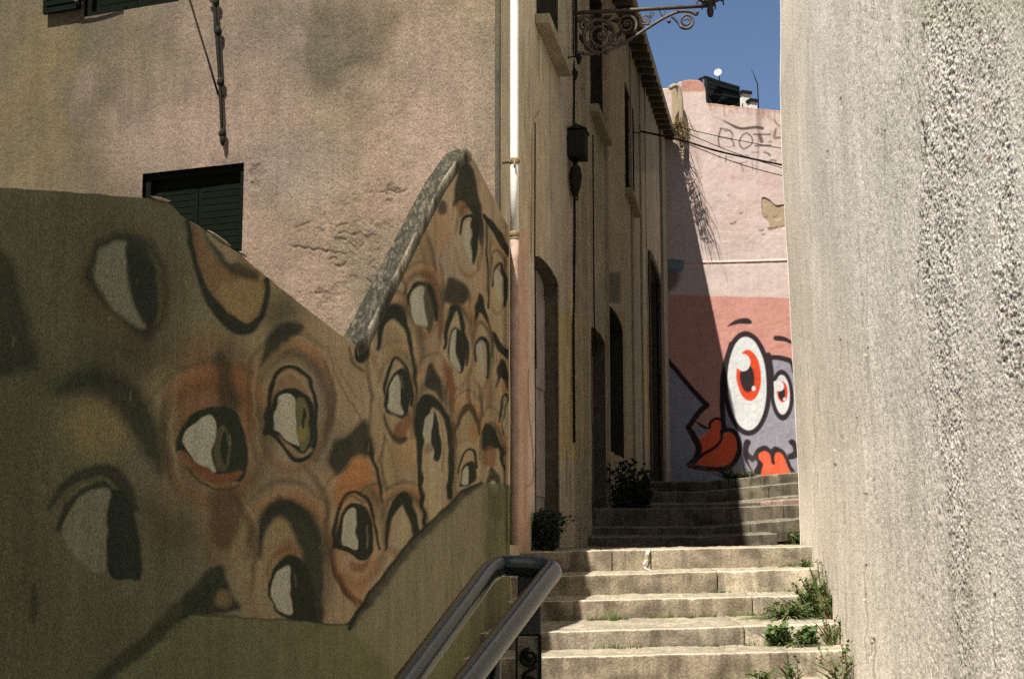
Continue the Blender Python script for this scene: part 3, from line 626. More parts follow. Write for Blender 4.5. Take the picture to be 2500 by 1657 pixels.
sheet('coping', np.stack([Xk, Yk, Zk], -1), Cc, M['coping_paint'], mural, back=(0, 0, -.04))
# thin rendered lip left along the descending edge
mb = MB()
for a, b in (((365, 484), (412, 495)), ((505, 566), (560, 603)), ((583, 618), (600, 632))):
    p0, p1 = pt(*a, MU), pt(*b, MU); L = (p1 - p0)
    mb.tube([p0 + L * t + Vector((.004, 0, .004 + .004 * random.random())) for t in (0, .25, .5, .75, 1)], [.002, .006, .007, .006, .002], 6)
mb.build('render_lip', M['frame'], mural, True)

# ---------------------------------------------------------------- corner house: sunny plaster front
corner = empty('corner_house', (-.1, 10.15, 0), 'tall corner house with a peeling sunlit pinkish plaster front above the painted wall', 'house')
us = np.linspace(-160, 1216, 560)
# columns even along the wall
Yf, _ = onwall(us, np.full_like(us, 500.), *FA); Yf = np.clip(Yf, 10.15, None); Yf[-1] = 10.15
Yf = np.concatenate([[Yf[0] + 1.5], Yf])[::-1]
zf = np.concatenate([[-.2, 1.0], np.linspace(2.4, 6.35, 430), [7.5, 9.4]])
Yg, Z = np.meshgrid(Yf, zf); Xg = FA[0] + FA[1] * Yg
U, V = px(Xg, Yg, Z)
base = np.zeros(U.shape + (3,)); base[:] = (.160, .126, .086)
s_ = (Yg - 10.15) / .375
a1 = fbm(s_ * 1.1, Z * 1.1, 51)[..., None]; a2 = fbm(s_ * 3.5, Z * 3.0, 52)[..., None]; a3 = fbm(s_ * .6 + 3, Z * .7, 53)[..., None]
base = base * (.60 + .78 * a1) * (.84 + .32 * a2); g1 = sstep(.5, .68, fbm(s_ * 1.9 + 7, Z * 1.7, 57, 5))[..., None] * .45; base = base * (1 - g1) + np.array((.105, .088, .066)) * g1; g2 = sstep(.55, .7, fbm(s_ * 1.1 + 2, Z * 2.6, 58, 5))[..., None] * .35; base = base * (1 - g2) + np.array((.23, .155, .12)) * g2; g3 = sstep(.5, .8, fbm(s_ * 9, Z * .8, 59, 4))[..., None] * .22; base = base * (1 - g3) + np.array((.10, .085, .06)) * g3
left_mix = sstep(700, 60, U)[..., None] * .8                                # darker, browner mix growing towards the left
base = base * (1 - left_mix) + np.array((.068, .058, .035)) * (.75 + .5 * a3) * left_mix
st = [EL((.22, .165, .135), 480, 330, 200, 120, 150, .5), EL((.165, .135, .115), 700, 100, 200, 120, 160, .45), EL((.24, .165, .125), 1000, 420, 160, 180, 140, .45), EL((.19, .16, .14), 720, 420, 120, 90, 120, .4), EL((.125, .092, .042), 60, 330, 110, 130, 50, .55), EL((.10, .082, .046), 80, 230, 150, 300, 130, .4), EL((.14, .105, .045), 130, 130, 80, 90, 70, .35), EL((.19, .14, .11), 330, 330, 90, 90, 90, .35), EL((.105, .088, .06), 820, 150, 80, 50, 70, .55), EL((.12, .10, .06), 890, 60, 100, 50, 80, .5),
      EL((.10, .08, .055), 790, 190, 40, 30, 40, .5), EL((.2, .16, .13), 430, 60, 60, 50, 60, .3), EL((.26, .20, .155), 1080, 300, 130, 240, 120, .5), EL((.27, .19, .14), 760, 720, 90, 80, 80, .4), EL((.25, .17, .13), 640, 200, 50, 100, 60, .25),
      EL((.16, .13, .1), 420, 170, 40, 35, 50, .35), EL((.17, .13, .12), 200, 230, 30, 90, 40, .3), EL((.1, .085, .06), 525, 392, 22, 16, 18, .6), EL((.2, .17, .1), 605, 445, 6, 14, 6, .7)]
st += [ST((.12, .09, .06), [(597, 400), (615, 398), (622, 420), (618, 440)], 2, 2, .7), ST((.12, .09, .06), [(600, 410), (607, 430), (600, 450)], 2, 2, .6), ST((.1, .08, .06), [(250, 45), (252, 75)], 2, 2, .5)]
cr_ = []
for pts, w in (([(706, 598), (718, 603), (730, 601), (742, 606), (752, 604), (765, 611), (778, 607), (792, 613), (806, 612), (818, 618), (828, 615), (842, 622)], (1, 5, 3, 6, 3, 5, 3, 6, 3, 7, 3, 1)), ([(720, 556), (742, 548), (758, 541)], (2, 4, 1)), ([(818, 556), (835, 548), (850, 546)], (1, 4, 1)), ([(815, 646), (830, 650), (844, 640)], (2, 7, 2)), ([(802, 634), (815, 628), (822, 634)], 3),
               ([(930, 470), (945, 464), (958, 466), (968, 474)], (1, 3, 4, 2)), ([(970, 472), (982, 468), (998, 461)], (2, 4, 1)), ([(870, 612), (882, 598), (888, 588)], (2, 6, 1)), ([(745, 720), (770, 714), (800, 716)], (1, 3, 1)), ([(826, 570), (840, 566), (855, 572)], 2.5), ([(850, 590), (862, 600), (872, 612)], (1, 4, 1)),
               ([(900, 650), (915, 655), (922, 668)], 2.5), ([(895, 680), (905, 690)], 4), ([(1060, 560), (1062, 590)], 1)):
    cr_.append((pts, w))
r2 = random.Random(5)
for k in range(22):
    x = r2.gauss(860, 50); y = r2.gauss(600, 48); L = r2.uniform(4, 16)
    cr_.append(([(x, y), (x + L * .5, y + r2.uniform(-4, 3)), (x + L, y + r2.uniform(-6, 6))], (.4, r2.uniform(.6, 1.7), .3)))
for k in range(130):
    x = r2.uniform(640, 1190); y = r2.uniform(420, 800); L = r2.uniform(4, 14)
    cr_.append(([(x, y), (x + L * .5, y + r2.uniform(-3, 2)), (x + L, y - r2.uniform(-2, 6))], (.3, r2.uniform(.4, .9), .3)))
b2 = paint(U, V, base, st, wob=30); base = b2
mot = sstep(.38, .62, fbm(s_ * 4, Z * 3.5, 151, 5))[..., None]
base = base * (1 - mot * .8) + mot * .8 * paint(U, V, base, [EL((.075, .064, .044), x, y, a_, b_, 70, o_) for x, y, a_, b_, o_ in ((820, 130, 110, 80, .9), (880, 60, 130, 60, .8), (790, 190, 60, 50, .9), (430, 50, 80, 70, .6), (700, 60, 90, 60, .5), (530, 400, 50, 30, .8), (620, 470, 30, 90, .4), (200, 150, 120, 160, .6), (90, 380, 120, 90, .4), (1100, 120, 60, 60, .35), (960, 220, 80, 60, .45), (300, 250, 90, 70, .5), (700, 640, 100, 40, .35))])
pnk = sstep(.52, .7, fbm(s_ * 2.4, Z * 2.2, 152, 5))[..., None] * .3; base = base * (1 - pnk) + np.array((.24, .165, .135)) * pnk * sstep(150, 600, U)[..., None] + base * pnk * (1 - sstep(150, 600, U)[..., None])
base = paint(U, V, base, [ST((.07, .05, .035), p, w, 2, .75) for p, w in cr_])
dep = relief(U, V, [ST(-.009, p, w, 3, 1) for p, w in cr_])
rightness = sstep(500, 1000, U)
zone = np.exp(-(((U - 850) / 95) ** 2 + ((V - 600) / 80) ** 2)) + .8 * np.exp(-(((U - 960) / 60) ** 2 + ((V - 470) / 30) ** 2)) + .7 * np.exp(-(((U - 620) / 30) ** 2 + ((V - 430) / 60) ** 2)) + .5 * np.exp(-(((U - 780) / 90) ** 2 + ((V - 730) / 40) ** 2))
fl = fbm(s_ * 9, Z * 10, 161, 5); flake = sstep(.60, .615, fl + .16 * np.clip(zone, 0, 1) - .10) * np.clip(zone * 1.6, 0, 1)
dep = dep - .008 * flake - .004 * sstep(.58, .6, fbm(s_ * 24, Z * 26, 162, 3)) * np.clip(zone, 0, 1)
base = base * (1 - .45 * flake[..., None]) + np.array((.12, .095, .065)) * .45 * flake[..., None]
dep += (fbm(s_ * 1.6, Z * 1.6, 61) - .5) * .025 + (fbm(s_ * 17, Z * 17, 62, 4) - .5) * (.0015 + .006 * rightness * sstep(.35, .7, fbm(s_ * 1.3, Z * 1.5, 64))) + (fbm(s_ * 45, Z * 45, 63, 2) - .5) * .004
fn = np.array((-.375, -.927, 0))
P = np.stack([Xg, Yg, Z], -1) + fn * dep[..., None]
# the openings
w1a, w1b = pt(350, 425, FA), pt(595, 397, FA); w1c = pt(592, 700, FA)
w2a, w2b = pt(205, 40, FA), pt(436, 7, FA)
cs = (s_[:-1, :-1] + s_[1:, 1:]) / 2; cz_ = (Z[:-1, :-1] + Z[1:, 1:]) / 2
S = lambda p: (p.y - 10.15) / .375
zt1 = (w1a.z + w1b.z) / 2; zb2 = (w2a.z + w2b.z) / 2
mask = ~(((cs > S(w1b)) & (cs < S(w1a)) & (cz_ > w1c.z - .5) & (cz_ < zt1)) | ((cs > S(w2b)) & (cs < S(w2a)) & (cz_ > zb2)))
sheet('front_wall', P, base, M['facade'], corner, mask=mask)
FO = Vector((-.1, 10.15, 0)); FX = Vector((-.927, .375, 0)); FN = Vector((-.375, -.927, 0)); UZ = Vector((0, 0, 1))
def front_window(s0, s1, z0, z1, name='window', n=9):
    mb = MB()
    for a0, a1, c0, c1 in ((s0 - .04, s0 + .05, z0, z1 + .04), (s1 - .05, s1 + .04, z0, z1 + .04), (s0 + .05, s1 - .05, z1 - .05, z1 + .04), (s0 + .05, s1 - .05, z0, z0 + .05)):
        mb.obox(FO, FX, FN, UZ, a0, a1, -.16, -.035, c0, c1)
    w = mb.build(name, M['green'], corner)
    sm = (s0 + s1) / 2
    for a0, a1 in ((s0 + .055, sm - .004), (sm + .004, s1 - .055)):
        mb = MB(); m_ = int((z1 - z0 - .1) / .055)
        mb.obox(FO, FX, FN, UZ, a0, a1, -.12, -.09, z0 + .055, z1 - .055)
        for i in range(m_):
            zz = z0 + .06 + i * (z1 - z0 - .13) / m_
            mb.obox(FO, FX, FN, UZ, a0 + .03, a1 - .03, -.09, -.087, zz, zz + .045)
        mb.build('shutter', M['green'], w)
    return w
front_window(S(w1b), S(w1a), w1c.z - .5, zt1)
front_window(S(w2b), S(w2a), zb2, zb2 + 1.3)
# the second window has one leaf swung open against the wall and a pale rod in front
mb = MB(); o1, o2 = S(pt(205, 40, FA)), S(pt(116, 40, FA))
zb = pt(160, 33, FA).z
mb.obox(FO, FX, FN, UZ, o1 + .005, o2, .03, .065, zb, zb + 1.3)
for i in range(20): mb.obox(FO, FX, FN, UZ, o1 + .05, o2 - .04, .065, .075, zb + .06 + i * .06, zb + .09 + i * .06)
tag(mb.build('open_shutter', M['green'], corner), 'dark green shutter leaf folded back against the wall')
mb = MB(); mb.tube([pt(197, 8, FA) - FN * .03, pt(199, 8, FA) + FN * .1, pt(250, -3, FA) + FN * .1, pt(300, -14, FA) + FN * .1, pt(302, -14, FA) - FN * .03], .012, 8); mb.build('shutter_rod', M['white'], corner)

# ---------------------------------------------------------------- alley side: one painted plaster sheet per house
strips = []
def VS(c, u0, u1, v0, v1, a=.8, soft=4):
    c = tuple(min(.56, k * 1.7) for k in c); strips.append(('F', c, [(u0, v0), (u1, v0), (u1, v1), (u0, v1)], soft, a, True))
VS((.30, .17, .13), 1262, 1292, 560, 1420, .75, 8); VS((.33, .27, .22), 1290, 1312, 640, 1250, .7, 6); VS((.22, .15, .15), 1312, 1342, 820, 1170, .5, 8); VS((.27, .23, .22), 1306, 1340, 640, 820, .8, 6)
VS((.27, .21, .09), 1362, 1436, 760, 1120, .75, 8); VS((.21, .19, .16), 1432, 1474, 700, 1300, .6, 8); VS((.18, .11, .06), 1474, 1524, 760, 1080, .6, 8); VS((.18, .18, .15), 1524, 1566, 700, 1060, .6, 8)
VS((.29, .2, .10), 1566, 1582, 800, 1090, .7, 3); VS((.3, .22, .11), 1608, 1642, 480, 1060, .8, 4); VS((.33, .26, .2), 1608, 1640, 840, 900, .3, 4); VS((.05, .05, .035), 1478, 1512, 665, 740, .8, 8)
VS((.24, .2, .17), 1240, 1310, 0, 300, .3, 20); VS((.30, .22, .12), 1265, 1330, 360, 620, .3, 20); VS((.22, .18, .14), 1330, 1395, 120, 700, .3, 20)
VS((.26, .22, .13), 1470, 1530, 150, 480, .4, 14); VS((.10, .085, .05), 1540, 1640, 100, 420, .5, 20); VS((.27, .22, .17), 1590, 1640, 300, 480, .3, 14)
VS((.11, .11, .08), 1312, 1364, 1172, 1320, .8, 5); VS((.11, .09, .06), 1480, 1640, 1180, 1350, .5, 40)
strips += [ST((.05, .045, .03), [(1315, 40), (1316, 160), (1319, 260), (1302, 300), (1297, 420), (1296, 620)], 2, 2, .7), ST((.06, .05, .035), [(1342, 150), (1343, 320), (1345, 520)], 1.5, 2, .5),
           ST((.06, .05, .035), [(1290, 900), (1292, 1000), (1300, 1080), (1302, 1170), (1280, 1190)], 2.5, 2, .7), ST((.06, .05, .03), [(1382, 1100), (1383, 1210)], 3, 2, .6), ST((.06, .05, .03), [(1383, 1120), (1405, 1125)], 3, 2, .6), ST((.3, .26, .2), [(1318, 660), (1320, 660)], 2, 2, 0)]
for k in range(90):
    x = r2.uniform(1255, 1640); y = r2.uniform(0, 1150)
    strips.append(ST((.58, .5, .38) if k % 2 else (.16, .135, .09), [(x, y), (x + r2.uniform(-2, 2), y + r2.uniform(60, 260))], r2.uniform(1.5, 5), 4, .3))
AO = Vector((AL[0] + AL[1] * 10.15, 10.15, 0)); AX = Vector((.173, 1, 0)).normalized(); AN = Vector((1, -.173, 0)).normalized()
SY = lambda Y: (Y - 10.15) * math.hypot(1, .173)
def yz(u, v): p = pt(u, v, AL); return p.y, p.z
def alley_sheet(parent, Y0, Y1, ztop_f, tint, openings, proud=0, nc=110, seed=1):
    k = np.linspace(1 / Y0, 1 / Y1, nc); Ya = 1 / k; Ya[0], Ya[-1] = Y0, Y1
    tt = np.concatenate([np.linspace(0, 1, 420)])[:, None]
    Yg = np.repeat(Ya[None], 420, 0); zt = np.array([ztop_f(y) for y in Ya])[None]
    Z = 1.0 + (zt - 1.0) * tt; Xg = AL[0] + AL[1] * Yg
    U, V = px(Xg, Yg, Z)
    base = np.zeros(U.shape + (3,)); base[:] = tint
    base = base * (.8 + .4 * fbm(Yg * 1.5, Z * .8, 70 + seed)[..., None])
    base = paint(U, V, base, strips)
    d = (fbm(Yg * 2, Z * 2, 80 + seed) - .5) * .02 + (fbm(Yg * 20, Z * 20, 81 + seed, 2) - .5) * .004 + proud
    P = np.stack([Xg, Yg, Z], -1) + np.array(AN)[None, None] * d[..., None]
    cy = (Yg[:-1, :-1] + Yg[1:, 1:]) / 2; cz = (Z[:-1, :-1] + Z[1:, 1:]) / 2
    mask = np.ones(cy.shape, bool)
    for (a, b, c, e, arch) in openings:
        rr = (b - a) / 2; m = (a + b) / 2
        ztp = e - arch * (1 - np.sqrt(np.clip(1 - ((cy - m) / rr) ** 2, 0, 1)))
        mask &= ~((cy > a) & (cy < b) & (cz > c) & (cz < ztp))
    o = sheet('side_wall', P, base, M['alley'], parent, mask=mask, back=None if parent is corner else tuple(AN * -.35))
    return o
def opening(parent, a, b, c, e, arch, name, leafmat, depth=.12, trim=.09, sill=False, pr=0, handle=False):
    s0, s1 = SY(a), SY(b); mb = MB(); n = 10; rr = (s1 - s0) / 2; m = (s0 + s1) / 2
    zt = lambda s: e - arch * (1 - math.sqrt(max(0, 1 - ((s - m) / rr) ** 2)))
    Pp = lambda s, o, z: AO + AX * s + AN * o + UZ * z
    # reveals
    out = [(s0, c)] + [(s0 + (s1 - s0) * i / n, zt(s0 + (s1 - s0) * i / n)) for i in range(n + 1)] + [(s1, c)]
    vs = []; fs = []
    for (s, z) in out: vs += [Pp(s, pr + .01, z), Pp(s, -depth - .03, z)]
    for i in range(len(out) - 1): fs.append((2 * i, 2 * i + 2, 2 * i + 3, 2 * i + 1))
    # trim around, proud of the wall
    if trim:
        o2 = []
        for i, (s, z) in enumerate(out):
            ds, dz = s - m, z - (c + e) / 2
            if i in (0, len(out) - 1): o2.append((s + math.copysign(trim, ds), z))
            else: o2.append((s + trim * ds / rr, z + trim * (1 - .0 * abs(ds))))
        k0 = len(vs)
        for (s, z), (s2, z2) in zip(out, o2): vs += [Pp(s, pr + .035, z), Pp(s2, pr + .035, z2), Pp(s2, -.02, z2), Pp(s, -.02, z)]
        for i in range(len(out) - 1):
            q = k0 + 4 * i
            for j in range(4): fs.append((q + j, q + 4 + j, q + 4 + (j + 1) % 4, q + (j + 1) % 4))
        fs += [(k0, k0 + 1, k0 + 2, k0 + 3), (k0 + 4 * len(out) - 4, k0 + 4 * len(out) - 3, k0 + 4 * len(out) - 2, k0 + 4 * len(out) - 1)]
    mb.add(vs, fs); fr = mb.build(name, M['dark'] if name == 'window' else M['dark_brown'], parent)  # dark reveals: the shade inside the openings put into the colour
    mb = MB(); mb.obox(AO, AX, AN, UZ, s0 - .02, s1 + .02, -depth - .05, -depth, c, e + .02); leaf = mb.build('door_leaf' if name == 'door' else 'pane', leafmat, fr)
    mb = MB()
    cnt = 3 if name == 'door' else 2
    for i in range(cnt):
        za = c + .15 + i * (e - c - .25) / cnt; zb_ = za + (e - c - .25) / cnt - .12
        for q in (0, 1):
            sa = s0 + .1 + q * (s1 - s0) / 2; mb.obox(AO, AX, AN, UZ, sa, sa + (s1 - s0) / 2 - .18, -depth, -depth + .018, za, zb_)
    mb.build('panel', leafmat, fr)
    if handle:
        mb = MB(); mb.tube([Pp(s0 + .12, -depth, c + 1.0), Pp(s0 + .12, -depth + .05, c + 1.0), Pp(s0 + .2, -depth + .05, c + 1.0)], .01, 8); mb.build('handle', M['iron'], fr)
    if sill:
        mb = MB(); mb.obox(AO, AX, AN, UZ, s0 - .12, s1 + .12, .0, .13, c - .09, c - .003); mb.build('sill', M['frame'], fr, bevel=.008)
    return fr
H1T = 7.45 + EYE
EV = lambda Y: EYE + 7.34 + .083 * (Y - 19.6)
zl = 1.58                                                              # the landing in front of the doors
yA0, zA = yz(1311, 45); yA1, _ = yz(1360, 140)
yD0, _ = yz(1305, 637); yD1, zD = yz(1361, 692)
yD1 += .0
openings1 = [(yA0, yA1, zA, zA + 1.75, 0.001), (yD0, yD1, .9, zD + .05, .07)]
alley_sheet(corner, 10.15, 14.9, lambda y: H1T, (.46, .395, .285), openings1, 0, 120, 1)
opening(corner, yA0, yA1, zA, zA + 1.75, .001, 'window', M['dark'], .16, 0, True)
opening(corner, yD0, yD1, .9, zD + .05, .07, 'door', M['door'], .13, 0, False, handle=True)
# roofs and hidden flanks keep the houses solid
mb = MB(); q = lambda X, Y, z: Vector((X, Y, z))
xs = lambda Y: AL[0] + AL[1] * Y
mb.hexa([q(-6.2, 12.6, H1T - .02), q(-.1 - .05, 10.0, H1T - .02), q(xs(14.15) + .2, 14.15, H1T - .02), q(-5.4, 15.8, H1T - .02), q(-6.2, 12.6, H1T + .12), q(xs(10.0) + .2, 10.0, H1T + .12), q(xs(14.15) + .2, 14.15, H1T + .12), q(-5.4, 15.8, H1T + .12)])
mb.build('roof', M['tile'], corner)
mb = MB(); mb.tube([q(-.104, 10.165, z_) for z_ in (.2, 2.5, 5, 9.1)], .022, 10); mb.build('corner_bead', M['dark_brown'], corner, True)

house2 = empty('alley_house', (xs(14.15), 14.15, 0), 'shaded ochre row house halfway up the alley, long eave and gutter above its doors', 'house')
yB0, _ = yz(1437, 262); yB1, zB = yz(1467, 335)
yE0, _ = yz(1438, 780); yE1, zE = yz(1471, 830)
yG0, _ = yz(1524, 450); yG1, zG = yz(1545, 515)
yW0, _ = yz(1476, 700); yW1, _ = yz(1514, 700)
o2 = [(yB0, yB1, zB, zB + 1.7, .001), (yE0, yE1, 1.0, zE, .05), (yG0, yG1, zG, zG + 1.6, .001), (yW0, yW1, 2.7, 4.55, .12)]
alley_sheet(house2, 14.15, 23.8, lambda y: EV(y) - .05, (.41, .35, .25), o2, .02, 170, 3)
opening(house2, yB0, yB1, zB, zB + 1.7, .001, 'window', M['dark'], .16, 0, True, .02)
opening(house2, yG0, yG1, zG, zG + 1.6, .001, 'window', M['dark'], .16, 0, True, .02)
opening(house2, yE0, yE1, 1.0, zE, .05, 'door', M['door'], .13, 0, False, .02, True)
opening(house2, yW0, yW1, 2.7, 4.55, .12, 'window', M['dark'], .18, 0, False, .02)
house3 = empty('end_house', (xs(23.8), 23.8, 0), 'narrow shaded house at the top of the alley with a tall dark doorway', 'house')
yF0, _ = yz(1577, 640); yF1, zF = yz(1606, 690)
yF0, yF1 = max(yF0, 24.0), min(max(yF1, 25.4), 26.6)
alley_sheet(house3, 23.8, 28.45, lambda y: EV(y) - .05, (.43, .36, .25), [(yF0, yF1, 1.6, zF, .1)], .04, 70, 5)
opening(house3, yF0, yF1, 1.6, zF, .1, 'door', M['dark'], .2, .12, False, .04)
mb = MB(); mb.obox(AO, AX, AN, UZ, SY(27.2), SY(28.4), 0, .10, 2.6, EV(28) - .1); mb.build('corner_strip', M['frame'], house3, bevel=.01)
mb = MB()
for yy in (14.3, 15.0, 17.3, 20.9, 22.6): mb.obox(AO, AX, AN, UZ, SY(yy), SY(yy) + .14, 0, .05, .5, EV(yy) - .12)
mb.build('pilaster', M['frame'], house2, bevel=.006)
for par, y0, y1 in ((house2, 14.25, 23.8), (house3, 23.8, 28.42)):
    mb = MB(); h = .14
    a, b = q(xs(y0) + .20, y0, EV(y0)), q(xs(y1) + .20, y1, EV(y1)); up = Vector((-4.5, .8, 1.5))
    mb.hexa([a, b, b + up, a + up, a + UZ * h, b + UZ * h, b + up + UZ * h, a + up + UZ * h]); rf = mb.build('roof', M['tile'], par)
    mb = MB()                                                        # boarded soffit with rafter ends
    mb.hexa([a + q(0, 0, -.05), b + q(0, 0, -.05), b + q(-.5, .05, -.05), a + q(-.5, .05, -.05), a + q(0, 0, -.005), b + q(0, 0, -.005), b + q(-.5, .05, .1), a + q(-.5, .05, .1)])
    n = int((y1 - y0) / .5)
    for i in range(n):
        yy = y0 + .2 + i * .5; c_ = q(xs(yy) + .3, yy, EV(yy) - .05)
        mb.hexa([c_ + q(0, 0, -.09), c_ + q(0, .09, -.09), c_ + q(-.32, .09, -.09), c_ + q(-.32, 0, -.09), c_ + q(0, 0, -.003), c_ + q(0, .09, -.003), c_ + q(-.32, .09, -.003), c_ + q(-.32, 0, -.003)])
    mb.build('soffit', M['eave'], rf)
    mb = MB(); mb.tube([a + (b - a) * t + q(.045, 0, .03) for t in (0, .25, .5, .75, 1)], .065, 10); mb.build('gutter', M['gutter'], par, True)

# rainwater pipe on the corner
dp = empty('drainpipe', (.03, 10.245, 1.3), 'slim white drainpipe running down the house corner, sunlit on its upper half', 'drainpipe')
pipe_pts = [q(at(1256, -60, 10.245).x, 10.245, 9.0)] + [at(1256, v, 10.245) for v in (-60, 200, 420, 640, 860)] + [at(1257, 1000, 10.245), at(1256, 1330, 10.245)]
pm = at(1256, 581, 10.245)
mb = MB(); mb.tube([p for p in pipe_pts if p.z > pm.z] + [pm], .0315, 20); mb.build('pipe', M['pipe'], dp, True)
mb = MB(); mb.tube([pm - UZ * .002] + [p for p in pipe_pts if p.z < pm.z], .0325, 20); tag(mb.build('pipe', M['pipe_low'], dp, True), 'lower pipe length tinted pink like the wall')
for v, hh, r in ((394, .022, .040), (572, .02, .038), (583, .008, .035)):
    c_ = at(1256, v, 10.245); mb = MB(); mb.tube([c_ - UZ * hh, c_ - UZ * hh * .5, c_ + UZ * hh * .5, c_ + UZ * hh], [r * .9, r, r, r * .9], 20)
    if v < 400: mb.tube([c_ + q(-.01, .02, 0), c_ + q(-.09, .05, 0)], .008, 6); mb.tube([c_ + q(0, -.04, -.01), c_ + q(0, -.05, -.06)], .007, 6)
    mb.build('collar', M['collar'], dp, True)
# cables clipped to the alley fronts
def wall_cable(pts, r, label, off=.03):
    mb = MB(); mb.tube([pt(u, v, AL) + AN * off for u, v in pts], r, 6)
    tag(mb.build('wall_cable', M['cable'], None, True), label, 'cable', 'cables running down the alley fronts')
wall_cable([(1395, -40), (1395, 150), (1394, 300), (1396, 560), (1393, 800), (1395, 1080)], .012, 'dark vertical cable on the wall passing behind the small electric box')
wall_cable([(1437, 330), (1438, 560), (1440, 780), (1444, 860)], .008, 'thin vertical cable dropping from the box towards the second doorway', .05)
wall_cable([(1298, 300), (1297, 620), (1300, 900)], .006, 'thin sagging cable beside the white drainpipe')

# ---------------------------------------------------------------- pink building closing the alley
pinkb = empty('pink_building', (3.6, 28.6, 2.4), 'sunlit pink building closing the alley, painted with a goggle-eyed tongue-out face', 'building')
us = np.concatenate([[1440, 1540], np.linspace(1600, 1965, 400), [2100, 2400]])
top = np.interp(us, [1440, 1640, 1650, 1660, 1668, 1680, 1690, 1716, 1726, 1731, 1732, 1905, 1965, 2400], [216, 216, 214, 206, 200, 197, 196, 197, 203, 218, 252, 270, 277, 320])
top += 3 * (fbm(us / 6, us * 0, 9) - .5)
tt = np.linspace(0, 1, 900)[:, None]
V0 = 1330 + (top[None] - 1330) * tt; U0 = np.repeat(us[None], 900, 0)
Yp, Zp = onwall(U0, V0, *PK)
xc = onwall(us, 700., *PK)[0]; Yp = np.repeat(xc[None], 900, 0); Xp = PK[0] + PK[1] * Yp
# keep columns plumb: height from the ray, plan position from the column
Zp = np.stack([ray(us, V0[i])[1] * xc + EYE for i in range(900)])
U, V = px(Xp, Yp, Zp)
base = np.zeros(U.shape + (3,)); base[:] = (.50, .41, .375)
n1 = fbm(Xp * 1.5, Zp * 1.2, 91)[..., None]; n2 = fbm(Xp * 5, Zp * 4, 92)[..., None]
base = base * (.88 + .22 * n1); mk = .35 * sstep(.52, .75, n2) * sstep(640, 480, V)[..., None]; base = base * (1 - mk) + np.array((.5, .34, .3)) * mk
Cp = paint(U, V, base, pink_shapes(), wob=1.5)
dirt = sstep(1080, 1180, V)[..., None] * sstep(.45, .65, fbm(Xp * 6, Zp * 6, 93)[..., None]) * .35; Cp = Cp * (1 - dirt) + np.array((.2, .17, .12)) * dirt
patch = relief(U, V, [FI(-.02, [(1862, 483), (1880, 490), (1895, 502), (1915, 500), (1940, 500), (1940, 552), (1905, 556), (1885, 560), (1878, 545), (1864, 530), (1860, 505)], 3), ST(.015, [(1600, 641), (1760, 640), (1960, 634)], 5, 3)])
d = (fbm(Xp * 2, Zp * 2, 94) - .5) * .02 + (fbm(Xp * 12, Zp * 12, 95, 3) - .5) * .006 + patch
P = np.stack([Xp, Yp, Zp], -1) + np.array((.119, -.993, 0)) * d[..., None]
sheet('mural_front', P, Cp, M['pink'], pinkb, back=(-.05, .5, 0))
mb = MB(); mb.hexa([q(-.5, 28.6, 8.9), q(9.5, 29.9, 8.9), q(9, 36, 8.9), q(-1, 36, 8.9), q(-.5, 28.6, 9.05), q(9.5, 29.9, 9.05), q(9, 36, 9.05), q(-1, 36, 9.05)]); mb.build('flat_roof', M['tile'], pinkb)
mb = MB(); mb.tube(cr([at(1636, 216, 28.2), at(1646, 210, 28.25), at(1656, 216, 28.3), at(1662, 250, 28.32), at(1664, 300, 28.34), at(1666, 360, 28.36)]), .05, 8); mb.build('corner_moulding', M['frame'], pinkb, True)
# things standing on its roof
cage = empty('roof_cage', (at(1750, 255, 31).x, 31.2, 9.05), 'dark green netted cage on the roof terrace of the pink building', 'cage')
def P31(u, v, Y=31.0): return at(u, v, Y)
mb = MB(); zb0 = 9.05
for u, v, Y in ((1712, 192, 30.4), (1803, 213, 31.6), (1722, 188, 32.2), (1757, 202, 31.0)):
    t_ = at(u, v, Y); mb.box(t_.x - .025, t_.x + .025, t_.y - .025, t_.y + .025, zb0, t_.z)
mb.tube([at(1708, 194, 30.4), at(1722, 188, 31), at(1760, 201, 31.2), at(1804, 214, 31.6)], .03, 6)
mb.tube([at(1728, 204, 30.5), at(1762, 212, 31.0), at(1804, 224, 31.5)], .02, 6)
mb.tube([at(1728, 228, 30.5), at(1804, 240, 31.5)], .018, 6)
mb.build('cage_frame', M['iron'], cage)
mb = MB(); a0, b0 = at(1726, 192, 30.6), at(1803, 215, 31.5)
for i in range(34):
    t_ = i / 33; p = a0 + (b0 - a0) * t_; mb.box(p.x - .011, p.x + .011, p.y - .004, p.y + .004, zb0, p.z)
for j in range(15):
    f = j / 14
    mb.tube([q(a0.x, a0.y, zb0 + (a0.z - zb0) * f), q(b0.x, b0.y, zb0 + (b0.z - zb0) * f)], .012, 4)
c0 = at(1722, 188, 32.4)
for i in range(14):
    t_ = i / 13; p = a0 + (c0 - a0) * t_; mb.box(p.x - .004, p.x + .004, p.y - .02, p.y + .02, zb0, p.z)
mb.build('netting', M['net'], cage)
mb = MB()
r3 = random.Random(3)
for u0, u1, v0, v1 in ((1731, 1744, 226, 250), (1750, 1768, 232, 252), (1778, 1798, 238, 256)):
    pa, pb = at(u0, v0, 31.5), at(u1, v1, 31.5); n = 8; vs = []; fs = []
    for i in range(n + 1):
        for j in range(5):
            vs.append((pa.x + (pb.x - pa.x) * i / n, 31.5 + .06 * sin(i * 1.7 + j * .6), zb0 + .02 + (pa.z - zb0) * (j / 4) - .05 * abs(sin(i * .8)) * (j == 4)))
    for i in range(n):
        for j in range(4): fs.append((i * 5 + j, (i + 1) * 5 + j, (i + 1) * 5 + j + 1, i * 5 + j + 1))
    mb.add(vs, fs)
